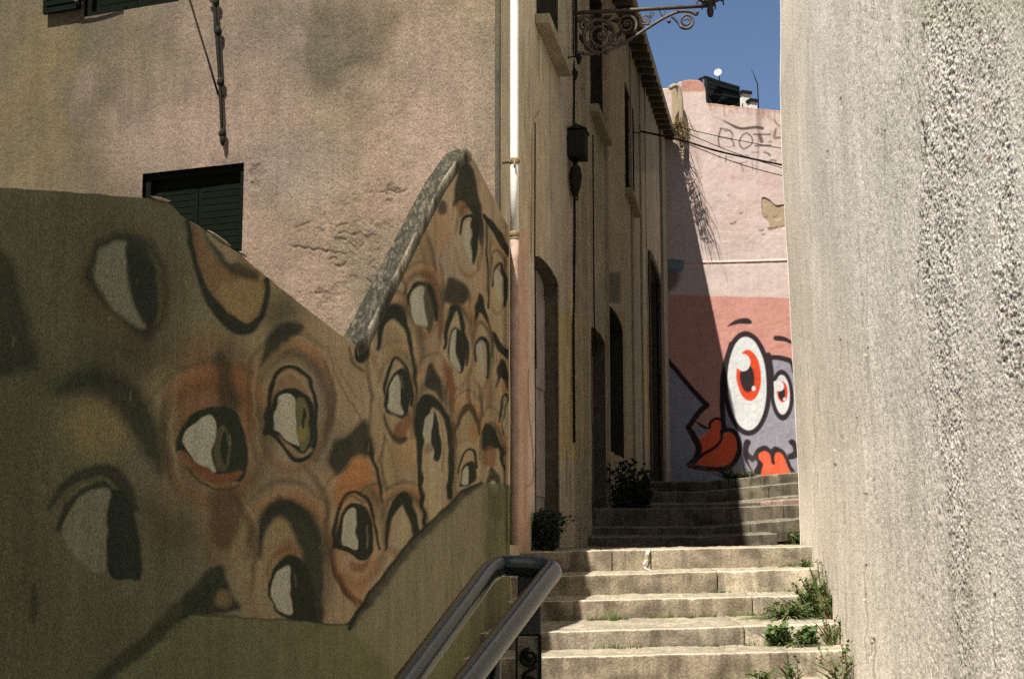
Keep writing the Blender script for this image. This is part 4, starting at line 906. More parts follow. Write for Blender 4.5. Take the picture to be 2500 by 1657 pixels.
mb.build('tarpaulin', M['blue'], cage)
def chimney(u0, u1, vt, Y, label):
    a, b = at(u0, vt, Y), at(u1, vt, Y); e = empty('chimney_stack', ((a.x + b.x) / 2, Y, 9.05), label, 'chimney', 'white chimneys on the pink building')
    r = radians(38); w = (b.x - a.x) * .62; c_ = q((a.x + b.x) / 2, Y + .1, 0)
    ex, ey = q(cos(r), -sin(r) * 0 + .35, 0).normalized(), q(-.35, cos(r) + .2, 0).normalized()
    mb = MB(); mb.obox(c_, ex, ey, UZ, -w / 2, w / 2, -w / 2, w / 2, 9.05, a.z - .08); mb.build('stack', M['white'], e)
    mb = MB(); mb.obox(c_, ex, ey, UZ, -w * .68, w * .68, -w * .68, w * .68, a.z - .078, a.z - .01); mb.build('cap', M['iron'], e)
chimney(1802, 1836, 221, 31.8, 'taller white chimney with a dark cap beside the netted cage')
chimney(1824, 1852, 240, 31.2, 'shorter white chimney with a dark cap at the right of the pair')
an = empty('roof_antenna', (at(1851, 255, 31).x, 31, 9.05), 'thin bent aerial mast on the pink building right of the chimneys', 'antenna')
mb = MB(); mb.tube([q(at(1851, 255, 31).x, 31, 9.05), at(1852, 258, 31), at(1849, 203, 31), at(1846, 198, 31), at(1840, 180, 31), at(1834, 172, 31)], [.014, .014, .012, .012, .008, .006], 6); mb.build('mast', M['cable'], an)
dh = empty('satellite_dish', (at(1757, 200, 31.2).x, 31.2, 9.05), 'small white satellite dish on a pole behind the roof cage', 'satellite dish')
mb = MB(); pc = at(1757, 205, 31.4); mb.tube([q(pc.x, pc.y, 9.05), pc, at(1756, 186, 31.4)], .014, 6); mb.build('pole', M['rust_iron'], dh)
mb = MB(); cc = at(1753, 178, 31.3); R_ = .085; ax = q(-.3, -.9, .35).normalized(); e1 = ax.cross(UZ).normalized(); e2 = e1.cross(ax)
vs = [cc]; fs = []
for ring in range(1, 5):
    for k in range(16):
        a = 2 * pi * k / 16; rr_ = R_ * ring / 4; vs.append(cc + e1 * cos(a) * rr_ + e2 * sin(a) * rr_ * 1.15 + ax * (rr_ ** 2) * 3)
for k in range(16): fs.append((0, 1 + k, 1 + (k + 1) % 16))
for ring in range(3):
    for k in range(16): a = 1 + ring * 16; fs.append((a + k, a + 16 + k, a + 16 + (k + 1) % 16, a + (k + 1) % 16))
mb.add(vs, fs); mb.build('dish', M['white'], dh, True)
mb = MB(); mb.tube([cc - e2 * R_, cc + ax * .1, cc + e2 * .03 + ax * .1], .006, 5); mb.build('feed_arm', M['iron'], dh)
# overhead wires
def wire(pts, r, label):
    mb = MB(); P_ = [at(u, v, Y) for u, v, Y in pts]; mb.tube(cr(P_, 6), r, 6); tag(mb.build('overhead_wire', M['cable'], None, True), label, 'wire', 'wires strung across the alley')
wire([(1565, 321, 22.5), (1665, 343, 24), (1760, 371, 23.9), (1905, 402, 23.8), (2010, 422, 23.7)], .018, 'thickest overhead wire, crossing below the scrawled letters')
wire([(1655, 309, 24), (1740, 330, 23.9), (1830, 348, 23.8), (1905, 362, 23.7), (2010, 377, 23.5)], .007, 'topmost thin wire crossing through the scrawled letters')
wire([(1655, 316, 24), (1720, 344, 23.9), (1790, 372, 23.8), (1905, 409, 23.6), (2010, 434, 23.4)], .007, 'thin wire meeting the thick wire from above')
wire([(1655, 342, 24), (1760, 384, 23.9), (1830, 408, 23.8), (1905, 428, 23.7), (2010, 452, 23.5)], .008, 'lowest thin wire sagging under the thick wire')
wire([(1560, 326, 22), (1500, 310, 19.2), (1470, 296, 16.6)], .01, 'short dark wire running back along the shaded eave')
# ================================================================ right wall
RWP = (1.05, .114)
def lean(z, Y): return np.interp(np.asarray(z, float) - EYE, [-3, .5, 1.76, 2.46, 3.2, 3.87, 4.57, 8], [0, 0, -.035, -.055, -.068, -.070, -.045, -.03]) * np.clip(np.asarray(Y, float) / 12.2, 0, 1)
rw = empty('rendered_wall', (1.7, 6, 0), 'tall pale grey wall of rough scratchy render raked by sun on the right', 'wall')
us = np.concatenate([np.linspace(1945, 2240, 170, endpoint=False), np.linspace(2240, 2640, 330)])
Yr, _ = onwall(us, np.full_like(us, 1000.), *RWP)
Yr = np.concatenate([Yr, [3.4, 3.0, 1.5, -2, -6]])
vv = np.concatenate([np.linspace(1730, -90, 960)])
s_v = ray(1250, vv)[1]
Yeff = np.maximum(Yr, 3.8)
Z = s_v[:, None] * Yeff[None] + EYE
Z = np.vstack([np.full((1, len(Yr)), -.8), Z, np.full((1, len(Yr)), 12.)])
Yg = np.repeat(Yr[None], Z.shape[0], 0); Xg = RWP[0] + RWP[1] * Yg + lean(Z, Yg)
U, V = px(Xg, np.maximum(Yg, 2.0), Z); U = np.where(Yg < 3.5, 2700, U)
bx = np.interp(V, [-90, 0, 240, 420, 560, 700, 900, 1020, 1150, 1400, 1657], [2262, 2260, 2258, 2250, 2242, 2235, 2255, 2278, 2302, 2322, 2345])
sL0 = (Yg - 4) * 1.006
bx = bx + 14 * (fbm(Z * 14, Yg * 0, 7) - .5)
R_ = .30 * sstep(-130, -10, U - bx) * sstep(.4, .6, fbm(sL0 * 5, Z * 2.5, 171)) + .70 * sstep(-10, 14, U - bx)                                             # coarse coat
sL = (Yg - 4) * 1.006
dYc = np.abs(np.gradient(Yr))[None]; AF = lambda f: 1 / (1 + (f * dYc * .9) ** 2)
p1_ = .5 + AF(55) * (fbm(sL * 55, Z * 85, 101, 4) - .5); p2_ = .5 + AF(12) * (fbm(sL * 12, Z * 13, 102, 3) - .5); p3_ = .5 + AF(120) * (fbm(sL * 120, Z * 95, 103, 2) - .5)
patch_ = (.62 + .6 * np.exp(-((U - 2335) / 75) ** 2)) * (.6 + .6 * sstep(.36, .6, fbm(sL * 3.2, Z * 1.3, 104, 3)))
d = R_ * (patch_ * ((p1_ - .5) * .0085 + (p2_ - .5) * .006) + (p3_ - .5) * .0035 + .004)
d += (1 - R_) * (AF(40) * (fbm(sL * 40, Z * 40, 105, 3) - .5) * .006 + (p3_ - .5) * .0022)
d += AF(3) * (fbm(sL * 2.0, Z * 1.6, 106, 3) - .5) * .014 + (fbm(sL * .7, Z * .7, 107, 2) - .5) * .02
cracks = []
rr = random.Random(9)
def VC(x, y0, y1, w, dpt=-.006, j=1.6):
    j = min(j, 3); dpt *= .7
    n = max(3, int((y1 - y0) / 25)); cracks.append((dpt, [(x + rr.uniform(-j, j), y0 + (y1 - y0) * i / n) for i in range(n + 1)], w))
VC(2257, 60, 130, 7, -.008); VC(2258, 300, 420, 8, -.009); VC(2262, 340, 400, 12, -.008, 2); VC(2250, 520, 640, 5); VC(2244, 640, 720, 5); VC(2272, 640, 680, 8, -.006, 3)
VC(2160, 320, 470, 3, -.005); VC(2052, 240, 260, 3); VC(2022, 370, 390, 3); VC(2116, 580, 800, 2.5, -.004); VC(2108, 720, 800, 3, -.004, 3); VC(2054, 830, 900, 3, -.005); VC(2118, 850, 960, 3.5, -.004)
VC(2108, 1380, 1460, 5, -.006, 3); VC(2112, 1450, 1620, 4, -.004, 3); VC(2132, 1560, 1657, 6, -.007, 3); VC(2125, 1570, 1600, 5, -.006, 2); VC(1990, 950, 1300, 2, -.003, 8); VC(2065, 1450, 1560, 2.5, -.004)
VC(2430, 1450, 1657, 5, -.005, 3); VC(2420, 1400, 1480, 5, -.005, 2); VC(2450, 500, 640, 6, -.006); VC(2090, 1020, 1060, 4, -.004); VC(2040, 1100, 1130, 5, .006); VC(2110, 870, 1200, 9, .004, 3)
for k in range(60):
    x = rr.uniform(1950, 2235); y = rr.uniform(0, 1620); VC(x, y, y + rr.uniform(10, 60), rr.uniform(1, 2.4), rr.choice([-.003, -.003, .002]), .8)
d += relief(U, V, [('S', dp_, p, w, 3, 1) for dp_, p, w in cracks])
P = np.stack([Xg, Yg, Z], -1) + np.array((-.9936, .1133, 0)) * d[..., None]
cb = np.zeros(U.shape + (3,)); cb[:] = (.81, .76, .67)
cb = cb * (.86 + .26 * fbm(sL * 1.4, Z * 1.1, 111)[..., None]) * (1 + .34 * (AF(9) * (fbm(sL * 9, Z * 1.5, 112) - .5))[..., None]) * (1 + .25 * (AF(16) * (fbm(sL * 16, Z * 14, 119) - .5))[..., None])
gr = sstep(.5, .7, fbm(sL * 2.2, Z * 1.5, 113)[..., None]) * .3; cb = cb * (1 - gr) + np.array((.58, .56, .46)) * gr
pit = (R_ * sstep(.49, .36, p1_) * sstep(.3, .9, patch_) * .85 + (1 - R_) * AF(40) * sstep(.36, .26, fbm(sL * 40, Z * 40, 105, 3)) * .7)[..., None]
cb = cb * (1 - pit) + np.array((.16, .11, .075)) * pit
hi = (R_ * sstep(.6, .75, p1_) * .3)[..., None]; cb = cb * (1 - hi) + np.array((.74, .71, .64)) * hi
ye = sstep(120, 0, V)[..., None] * sstep(2180, 2260, U)[..., None] * .35; cb = cb * (1 - ye) + np.array((.42, .42, .24)) * ye
cb = paint(U, V, cb, [ST((.2, .16, .12), p, w * .7, 3, .5) for dp_, p, w in cracks if dp_ < 0] + [EL((.3, .1, .04), 2422, 389, 5, 5, 3, .8)])
sheet('wall_face', P, cb, M['rough'], rw, back=(.4, 0, 0))

# unseen house added to hold the overhead wires, raised tall to block skylight
sh_ = empty('unseen_side_house', (4.5, 18, .9), 'unseen pale house added behind the raked wall, tall to block skylight', 'house')
mb = MB(); mb.hexa([q(2.93, 12.7, -.3), q(5.35, 24.0, -.3), q(9.5, 24.0, -.3), q(9.5, 12.7, -.3), q(2.93, 12.7, 15), q(5.35, 24.0, 15), q(9.5, 24.0, 15), q(9.5, 12.7, 15)]); mb.build('walls', M['post'], sh_)
mb = MB(); mb.hexa([q(2.88, 12.6, 15.002), q(5.3, 24.1, 15.002), q(9.6, 24.1, 15.002), q(9.6, 12.6, 15.002), q(2.88, 12.6, 15.15), q(5.3, 24.1, 15.15), q(9.6, 24.1, 15.15), q(9.6, 12.6, 15.15)]); mb.build('roof', M['tile'], sh_)
# ================================================================ stairs
stairs = empty('stairway', (1.2, 11, 0), 'worn limestone steps climbing the alley', None, kind='structure')
treads = {}
def zline(uL, vL, uR, vR, Y):
    a, b = at(uL, vL, Y), at(uR, vR, Y)
    return lambda X: a.z + (b.z - a.z) * (np.maximum(X, a.x - .25) - a.x) / (b.x - a.x)
def stone_step(Y, zf, XL, XR, depth, h, joints=(), tones=(), skew=0, seed=0, rise=.015, tread_end=None):
    xsj = [XL] + sorted(joints) + [XR]
    Ps = []
    allP = None
    mbp = None
    prof = [(0, -h), (0, -h * .8), (0, -h * .6), (0, -h * .4), (0, -h * .22), (.0, -.012), (.001, -.006), (.004, -.002), (.010, 0), (.04, .001), (.08, .001), (.12, .0), (.16, .0)]
    nt_ = 16; prof += [(.165, -.006)] + [(.165 + (depth - .165) * (i + 1) / nt_, rise * (i + 1) / nt_) for i in range(nt_)]
    prof = np.array(prof)
    objs = []
    for bi in range(len(xsj) - 1):
        x0, x1 = xsj[bi] + (.004 if bi else 0), xsj[bi + 1] - (.004 if bi < len(xsj) - 2 else 0)
        n = max(8, int((x1 - x0) / .012)); X = np.linspace(x0, x1, n)
        Xg = np.repeat(X[None], len(prof), 0)
        Yg = Y + prof[:, 0][:, None] + skew * (Xg - XR); Zg = zf(Xg) + prof[:, 1][:, None]
        n_ = fbm(Xg * 9 + seed, Zg * 9 + prof[:, 0][:, None] * 9, 120 + seed, 4); n2 = fbm(Xg * 40 + seed, (Zg - prof[:, 0][:, None]) * 40, 121 + seed, 3)
        chip = sstep(.62, .8, fbm(Xg * 14, Xg * 0 + seed, 122 + bi + seed, 3)) * np.exp(-((prof[:, 1][:, None] + prof[:, 0][:, None] * 0) / .02) ** 2) * (prof[:, 0][:, None] < .03)
        Yg = Yg + (n_ - .5) * .007 + (n2 - .5) * .004 + chip * .007; Zg = Zg + (fbm(Xg * 3, Xg * 0, 123 + seed) - .5) * .008 - chip * .005 + (n2 - .5) * .002
        cob = (prof[:, 0] > .166)[:, None]
        Zg = Zg + cob * ((fbm(Xg * 7, prof[:, 0][:, None] * 11 + seed, 124, 2) - .5) * .012 + (vnoise(Xg * 22, prof[:, 0][:, None] * 30 + Xg * 0, 125) - .5) * .010)
        tone = np.array(tones[bi] if bi < len(tones) else (.32, .27, .20))
        cc_ = np.zeros(Xg.shape + (3,)); cc_[:] = tone
        dk = sstep(.44, .68, fbm(Xg * 7 + 5 * seed, (Zg - prof[:, 0][:, None]) * 9, 126 + seed, 5))[..., None]
        cc_ = cc_ * (1 - .68 * dk) + tone * .34 * .68 * dk
        lt = sstep(.62, .8, fbm(Xg * 5, (Zg - prof[:, 0][:, None]) * 20, 128 + seed, 4))[..., None] * .45; cc_ = cc_ * (1 - lt) + tone * 1.6 * lt
        sk = sstep(.52, .7, fbm(Xg * 13 + seed, Zg * 2.2, 131 + seed, 3))[..., None] * (prof[:, 0] < .004)[:, None, None] * .5; cc_ = cc_ * (1 - sk) + tone * .3 * sk
        moss = (sstep(-h * .7, -h * .95, prof[:, 1][:, None]) * sstep(.5, .7, fbm(Xg * 9, Zg * 20, 127 + seed)))[..., None] * .5
        cc_ = cc_ * (1 - moss) + np.array((.07, .085, .03)) * moss
        tr = (prof[:, 0] > .012)[:, None, None] * 1.; cc_ = cc_ * (1 - tr * .7) + np.array((.31, .27, .205)) * (.45 if seed > 10 else 1) * tr * .7; ed = ((prof[:, 0] > .001) & (prof[:, 0] < .03))[:, None, None] * .6; cc_ = cc_ * (1 - ed) + np.array((.55, .5, .4)) * (.6 if seed > 10 else 1) * ed  # step noses painted pale for the sunlit edge light
        cc_ = np.where(cob[..., None], cc_ * .75 + .10 * np.array((1, .95, .75)) * vnoise(Xg * 30, prof[:, 0][:, None] * 30 + Xg * 0, 125)[..., None], cc_)
        # block ends turn inwards so that the joints read as gaps
        first = np.stack([Xg[:, :1], Yg[:, :1] + .05, Zg[:, :1] - .02], -1); last = np.stack([Xg[:, -1:], Yg[:, -1:] + .05, Zg[:, -1:] - .02], -1)
        P = np.concatenate([first, np.stack([Xg, Yg, Zg], -1), last], 1)
        cc_ = np.concatenate([cc_[:, :1] * .5, cc_, cc_[:, -1:] * .5], 1)
        objs.append((P, cc_))
    st_ = None
    for bi, (P, cc_) in enumerate(objs):
        o = sheet('step' if bi == 0 else 'stone_block', P, cc_, M['stone'], stairs if bi == 0 else st_)
        if bi == 0: st_ = o
        mb = MB(); a = P[0, 0]; b = P[0, -1]
        if bi == 0 and len(objs) > 1: pass
    return st_
def XU(u, Y): return float(ray(u, 1400)[0]) * Y
Wx = lambda Y: RWP[0] + RWP[1] * Y + .05
L_ = lambda Y: (MU[0] + MU[1] * Y - .04) if Y < 10.3 else (AL[0] + AL[1] * Y - .04)
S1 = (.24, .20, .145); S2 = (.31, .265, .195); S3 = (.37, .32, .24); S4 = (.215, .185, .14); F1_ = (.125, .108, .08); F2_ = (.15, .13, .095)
near = [(11.1, (1350, 1346, 1975, 1332), .50, .19, [1495, 1590], [S1, S1, S1], 1), (10.7, (1371, 1405, 1983, 1388), .42, .19, [1752], [S1, S3], 2), (10.3, (1368, 1466, 1963, 1453), .42, .19, [1836], [S1, S2], 3),
        (9.4, (1320, 1542, 2047, 1521), .92, .20, [1815], [S4, S3], 4), (8.95, (1327, 1604, 2059, 1587), .47, .22, [1920], [S1, S3], 5)]
ZN = {}
for Y, (uL, vL, uR, vR), dep_, h, jts, tn, sd in near:
    zf = zline(uL, vL, uR, vR, Y); ZN[sd] = (Y, zf)
    if sd == 1: dep_ = 1.0
    stone_step(Y, zf, L_(Y), Wx(Y), dep_, h, [XU(u, Y) for u in jts], tn, 0, sd, {1: .0, 2: .015, 3: .02, 4: .015, 5: .01}[sd])
zf6 = lambda X: ZN[5][1](X) - .17; zf7 = lambda X: ZN[5][1](X) - .34
stone_step(8.5, zf6, L_(8.5), Wx(8.5), .5, .2, [.9], [S1, S2], 0, 6); stone_step(8.05, zf7, L_(8.05), Wx(8.05), .5, .2, [1.2], [S4, S2], 0, 7)
# far flight, seen from below
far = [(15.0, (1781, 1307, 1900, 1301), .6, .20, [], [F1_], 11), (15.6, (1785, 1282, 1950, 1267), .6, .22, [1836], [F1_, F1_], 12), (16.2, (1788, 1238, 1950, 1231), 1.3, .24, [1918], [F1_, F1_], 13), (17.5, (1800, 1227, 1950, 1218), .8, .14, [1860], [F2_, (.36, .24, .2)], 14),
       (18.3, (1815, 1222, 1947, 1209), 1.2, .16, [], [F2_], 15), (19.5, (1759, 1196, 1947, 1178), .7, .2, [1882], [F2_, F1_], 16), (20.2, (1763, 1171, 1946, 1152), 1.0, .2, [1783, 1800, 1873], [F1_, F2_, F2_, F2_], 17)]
for Y, (uL, vL, uR, vR), dep_, h, jts, tn, sd in far:
    zf = zline(uL, vL, uR, vR, Y); XR = XU(1965, Y) + .12
    if sd == 11: XR = XU(1900, Y)
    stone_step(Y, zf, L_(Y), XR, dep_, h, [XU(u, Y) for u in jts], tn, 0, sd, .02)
# body of the stairs: dark core under the treads, with a recess by the right wall
mb = MB()
zt_ = ZN[1][1](1.4)
mb.box(.0, 2.4, 11.2, 12.2, -.6, zt_ - .10); mb.box(.2, 3.3, 12.0, 15.05, -.6, zt_ - .02)
for (Y, l, dp_, h, j, t, sd), (Y2, l2, *_r) in zip(far, far[1:] + [(21.2, far[-1][1])]):
    z0 = min(zline(*l, Y)(XU(1700, Y)), zline(*l, Y)(XU(1940, Y))) - .05
    x1 = XU(1965, Y) + .12
    if sd == 11: x1 = XU(1899, Y)
    if sd == 12:
        mb.box(L_(Y), XU(1898, Y), Y + .06, Y2 + .5, -.2, z0)
        mb.box(XU(1898, Y), x1, Y + .5, Y2 + .5, -.2, z0); continue
    mb.box(L_(Y), x1, Y + .06, Y2 + .5, -.2, z0)
mb.build('stair_core', M['soil'], stairs)
# paved ground: lower landing, flight towards the viewer, top terrace and the street beyond
mb = MB()
zL = zf7(1) - .17
mb.box(-1.6, 2.1, 4.0, 8.15, -.4, zL)
for k in range(4): mb.box(-2.0, 1.9, 4.0 - .42 * (k + 1), 4.0 - .42 * k, -.4, zL - .15 * (k + 1))
for k, (Y, dz) in enumerate([(8.0, -.4), (8.5, -.2), (9.0, -.3), (9.5, -.1), (10.4, 0)]): pass
tag(mb.build('paving', M['cobble'], None), None, None, None, 'structure')
mb = MB(); zT = far[-1]; zt2 = zline(*zT[1], 20.2)(3.2)
mb.box(1.2, 9.5, 21.15, 29.8, .0, zt2 - .01); pass
tag(mb.build('terrace_ground', M['soil'], None), None, None, None, 'structure')
mb = MB(); n = 24
vs = []; fs = []
for i in range(n + 1):
    for j in range(n + 1): vs.append((-600 + 1200 * i / n, -600 + 1200 * j / n, -.30))
for i in range(n):
    for j in range(n): a = i * (n + 1) + j; fs.append((a, a + n + 1, a + n + 2, a + 1))
mb.add(vs, fs); tag(mb.build('ground', M['soil'], None), None, None, None, 'structure')

# ================================================================ handrail
hr = empty('handrail', (.04, 3.95, zL), 'dark metal handrail of two pipes joined by a bend, on a scrolled post', 'handrail')
A_ = at(1203, 1383, 3.9); B_ = at(1352, 1388, 3.9)
dL = (at(985, 1657, 3.14) - at(1195, 1378, 3.9)); dR = (at(1137, 1657, 3.14) - at(1348, 1385, 3.9))
r_ = .0285
arc = [A_ + dL * 2.4, A_ + dL * 1.2, A_ + dL * .6, A_ + dL * .25, A_ + dL * .09, A_ + dL * .03 + q(.008, 0, -.001), A_ + q(.022, .006, .002), A_ + q(.05, .008, .003), (A_ + B_) / 2 + q(.0, .010, .004),
       B_ + q(-.045, .010, .004), B_ + q(-.02, .004, .0), B_ + dR * .025 + q(-.002, 0, -.002), B_ + dR * .09, B_ + dR * .25, B_ + dR * .6, B_ + dR * 1.2, B_ + dR * 2.4]
mb = MB(); mb.tube(cr(arc, 6), r_, 20); mb.build('rail_pipe', M['rail'], hr, True)
Yp_ = 3.93; a, b = at(1261, 1500, Yp_), at(1320, 1500, Yp_)
mb = MB(); ztp_ = at(1290, 1470, Yp_).z
mb.hexa([q(a.x, Yp_, zL - .05), q(b.x, Yp_, zL - .05), q(b.x, Yp_ + .05, zL - .05), q(a.x, Yp_ + .05, zL - .05), q(a.x, Yp_, at(1290, 1552, Yp_).z), q(b.x, Yp_, at(1290, 1552, Yp_).z), q(b.x, Yp_ + .05, at(1290, 1552, Yp_).z), q(a.x, Yp_ + .05, at(1290, 1552, Yp_).z)])
mb.build('post', M['post'], hr, bevel=.003)
mb = MB(); z1 = at(1290, 1551, Yp_).z
mb.box(a.x + .004, b.x + .001, Yp_ + .004, Yp_ + .046, z1 + .001, at(1290, 1400, Yp_).z); mb.build('post_head', M['rail'], hr, bevel=.003)
mb = MB(); mb.box(b.x - .006, b.x + .002, Yp_ - .008, Yp_ + .052, zL, z1); mb.box(a.x - .003, a.x + .003, Yp_ - .006, Yp_ + .052, zL, z1); mb.build('edge_strip', M['iron'], hr)
mb = MB(); cz0 = at(1292, 1605, Yp_).z; cx0 = (a.x + b.x) / 2 + .002
def spiral(cx, cz, r0, r1, a0, a1, n=26): return [q(cx + (r0 + (r1 - r0) * i / n) * cos(a0 + (a1 - a0) * i / n), Yp_ - .004, cz + (r0 + (r1 - r0) * i / n) * sin(a0 + (a1 - a0) * i / n)) for i in range(n + 1)]
for k in range(6):
    s_g = 1 if k % 2 == 0 else -1; c_ = cz0 - k * .07
    mb.tube(spiral(cx0, c_, .026, .006, pi / 2 * s_g, pi / 2 * s_g + s_g * 3.6 * pi), [.0045 - .002 * abs(i / 26 - .3) for i in range(27)], 6)
    mb.tube(spiral(cx0 + .004, c_ + .01, .019, .012, 2.2, 4.6, 8), [.006] * 9, 6)
    mb.tube([q(cx0 + .02 * s_g, Yp_ - .004, c_ - .022), q(cx0 - .005, Yp_ - .004, c_ - .036), q(cx0 - .02 * s_g, Yp_ - .004, c_ - .048)], .004, 6)
mb.build('scrollwork', M['iron'], hr, True)
mb = MB()
for Yq, d_ in ((3.35, .75),):
    c_ = B_ + dR * d_; mb.tube([c_ + q(0, 0, -.02), q(c_.x, c_.y, zL - .5)], .018, 10)
mb.build('lower_post', M['rail'], hr, True)

# ================================================================ wall lantern on its scroll bracket
YL = 14.3
lan = empty('wall_lantern', (at(1397, 60, YL).x, YL, at(1397, 60, YL).z), 'ornate iron street lantern on a long scroll bracket reaching across the alley', 'street lamp')
T3 = lambda pts, dy=0: cr([at(u, v, YL + dy) for u, v in pts], 6)
mb = MB()
a, b = at(1397, 33, YL), at(1738, 14, YL)
mb.tube([a, a.lerp(b, .5), b], .022, 8)
mb.build('arm', M['rust_iron'], lan, True)
mb = MB(); z0_, z1_ = at(1400, 135, YL).z, at(1400, -40, YL).z; xw = xs(YL)
mb.obox(AO, AX, AN, UZ, SY(YL) - .05, SY(YL) + .05, .0, .03, z0_, z1_); mb.tube([q(xw + .05, YL, z0_ - .03), q(xw + .05, YL, z1_)], .018, 8); mb.build('wall_plate', M['iron'], lan)
mb = MB()
def W(pts, r=.014, **k): P_ = T3(pts); n = len(P_); mb.tube(P_, [r * (1 if i < n - 6 else (n - i) / 7 * .6 + .4) for i in range(n)], 7)
W([(1408, 130), (1450, 132), (1500, 118), (1545, 92), (1572, 75), (1605, 54), (1630, 40), (1658, 29), (1684, 29), (1700, 36), (1704, 30)], .017)
def SP_(cx, cy, r0, r1, a0, turns, r=.012, n=30):
    pts = []
    for i in range(n + 1):
        t = i / n; a_ = radians(a0) + turns * 2 * pi * t; R = r0 + (r1 - r0) * t; pts.append(at(cx + R * cos(a_), cy + R * sin(a_), YL))
    mb.tube(pts, [r * (1.1 - .5 * i / n) for i in range(n + 1)], 7)
W([(1640, 41), (1650, 50), (1658, 62)], .014); SP_(1676, 52, 20, 4, 150, -1.9, .015)
SP_(1466, 86, 46, 8, 90, 2.2, .022); SP_(1428, 60, 22, 4, 200, 1.7, .014); SP_(1530, 60, 26, 5, 60, -1.8, .015); SP_(1500, 96, 18, 4, 0, 1.6, .012); SP_(1440, 116, 16, 4, 20, -1.5, .012)
SP_(1575, 48, 13, 3, 120, -1.6, .010); SP_(1592, 36, 7, 2, 90, 1.3, .008); W([(1560, 32), (1580, 60), (1606, 52)], .009); W([(1610, 26), (1617, 40), (1624, 27)], .008); W([(1398, 52), (1425, 44), (1450, 36)], .014)
for cx, cy, r in ((1633, 53, .024), (1702, 31, .02), (1466, 86, .04), (1428, 60, .03), (1530, 60, .03), (1480, 128, .03), (1655, 28, .02)):
    c_ = at(cx, cy, YL); mb.tube([c_ + q(0, -.02, 0), c_ + q(0, 0, 0), c_ + q(0, .02, 0)], [r * .6, r, r * .6], 8)
# leaves of the ironwork
for cx, cy, an_ in ((1410, 52, 30), (1448, 48, -20), (1482, 44, 20), (1512, 84, 60), (1446, 70, 90), (1485, 70, 140), (1420, 96, 110), (1548, 80, -30), (1505, 52, 0), (1460, 130, 10)):
    c_ = at(cx, cy, YL); e = q(cos(radians(an_)), 0, sin(radians(an_))); f_ = q(-e.z, 0, e.x)
    mb.add([c_ - e * .07, c_ + f_ * .03 + q(0, -.01, 0), c_ + e * .07, c_ - f_ * .03 + q(0, -.01, 0), c_ + q(0, .012, 0)], [(0, 1, 4), (1, 2, 4), (2, 3, 4), (3, 0, 4), (0, 3, 2, 1)])
mb.build('scroll_bracket', M['rust_iron'], lan, True)
c_ = at(1734, 14, YL); mb = MB()
mb.tube([c_ + UZ * k for k in (-.13, -.12, -.09, -.05, -.02, 0, .03, .06)], [.006, .024, .034, .036, .028, .04, .05, .03], 12); mb.build('finial', M['rust_iron'], lan, True)
mb = MB(); c2 = c_ + UZ * .05
for k in range(6):
    a_ = pi / 3 * k; o_ = q(cos(a_), sin(a_), 0)
    mb.tube([c2 - UZ * .02, c2 + o_ * .07 + UZ * .02, c2 + o_ * .135 + UZ * .0, c2 + o_ * .14 - UZ * .05], [.014, .011, .012, .006], 6)
    mb.tube([c2 + o_ * .13 + UZ * .03, c2 + o_ * .2 + UZ * .45], .010, 6)
    mb.tube([c2 + o_ * .2 + UZ * .45, c2 + UZ * .68], .008, 6)
    o2_ = q(cos(a_ + pi / 3), sin(a_ + pi / 3), 0)
    mb.tube([c2 + o_ * .13 + UZ * .03, c2 + o2_ * .13 + UZ * .03], .014, 6); mb.tube([c2 + o_ * .2 + UZ * .45, c2 + o2_ * .2 + UZ * .45], .012, 6)
mb.build('lantern_cage', M['rust_iron'], lan, True)
gm, gnt, gb = mat('lantern_glass', .15, .5); gb.inputs['Base Color'].default_value = (.5, .5, .42, 1); gb.inputs['Transmission Weight'].default_value = .6
mb = MB(); ring0 = [c2 + q(cos(pi / 3 * k) * .122, sin(pi / 3 * k) * .122, .04) for k in range(6)]; ring1 = [c2 + q(cos(pi / 3 * k) * .19, sin(pi / 3 * k) * .19, .44) for k in range(6)]
mb.add(ring0 + ring1, [(k, (k + 1) % 6, 6 + (k + 1) % 6, 6 + k) for k in range(6)]); mb.build('glass', gm, lan)
# hooks and box on the wall underneath
for (u, v, r), lb in zip(((1413, 141, .032), (1404, 178, .034), (1377, 153, .026)), ('upper dark insulator knob under the lantern bracket', 'lower dark insulator knob under the lantern bracket', 'small hook knob on the wall left of the insulators')):
    p = at(u, v, 14.0); w_ = q(xs(14.0), 14.0, p.z); mb = MB()
    mb.tube([w_, p.lerp(w_, .5) + UZ * .01, p + UZ * .02, p, p - UZ * r * 2.2], [.008, .008, r * .8, r, r * .4], 8)
    tag(mb.build('insulator', M['iron'], None, True), lb, 'insulator', 'insulator knobs below the lantern')
bx_ = empty('electric_box', (xs(14.2), 14.2, at(1400, 400, 14.2).z), 'dark metal electric box with pitched lid and bell on the shaded wall', 'electric box')
zb1, zb2_ = at(1415, 396, 14.2).z, at(1415, 332, 14.2).z; s0 = SY(13.95)
mb = MB(); mb.obox(AO, AX, AN, UZ, s0, s0 + .28, .0, .18, zb1, zb2_); mb.build('casing', M['iron'], bx_, bevel=.01)
mb = MB(); P4 = lambda s, o, z: AO + AX * s + AN * o + UZ * z
mb.add([P4(s0 - .02, 0, zb2_ + .002), P4(s0 + .30, 0, zb2_ + .002), P4(s0 + .30, .195, zb2_ + .002), P4(s0 - .02, .195, zb2_ + .002), P4(s0 - .02, .09, zb2_ + .05), P4(s0 + .30, .09, zb2_ + .05)], [(0, 1, 2, 3), (0, 4, 5, 1), (3, 2, 5, 4), (0, 3, 4), (1, 5, 2)]); mb.build('lid', M['iron'], bx_)
mb = MB(); pb = P4(s0 + .1, .07, 0); zz = lambda v: at(1403, v, 14.2).z
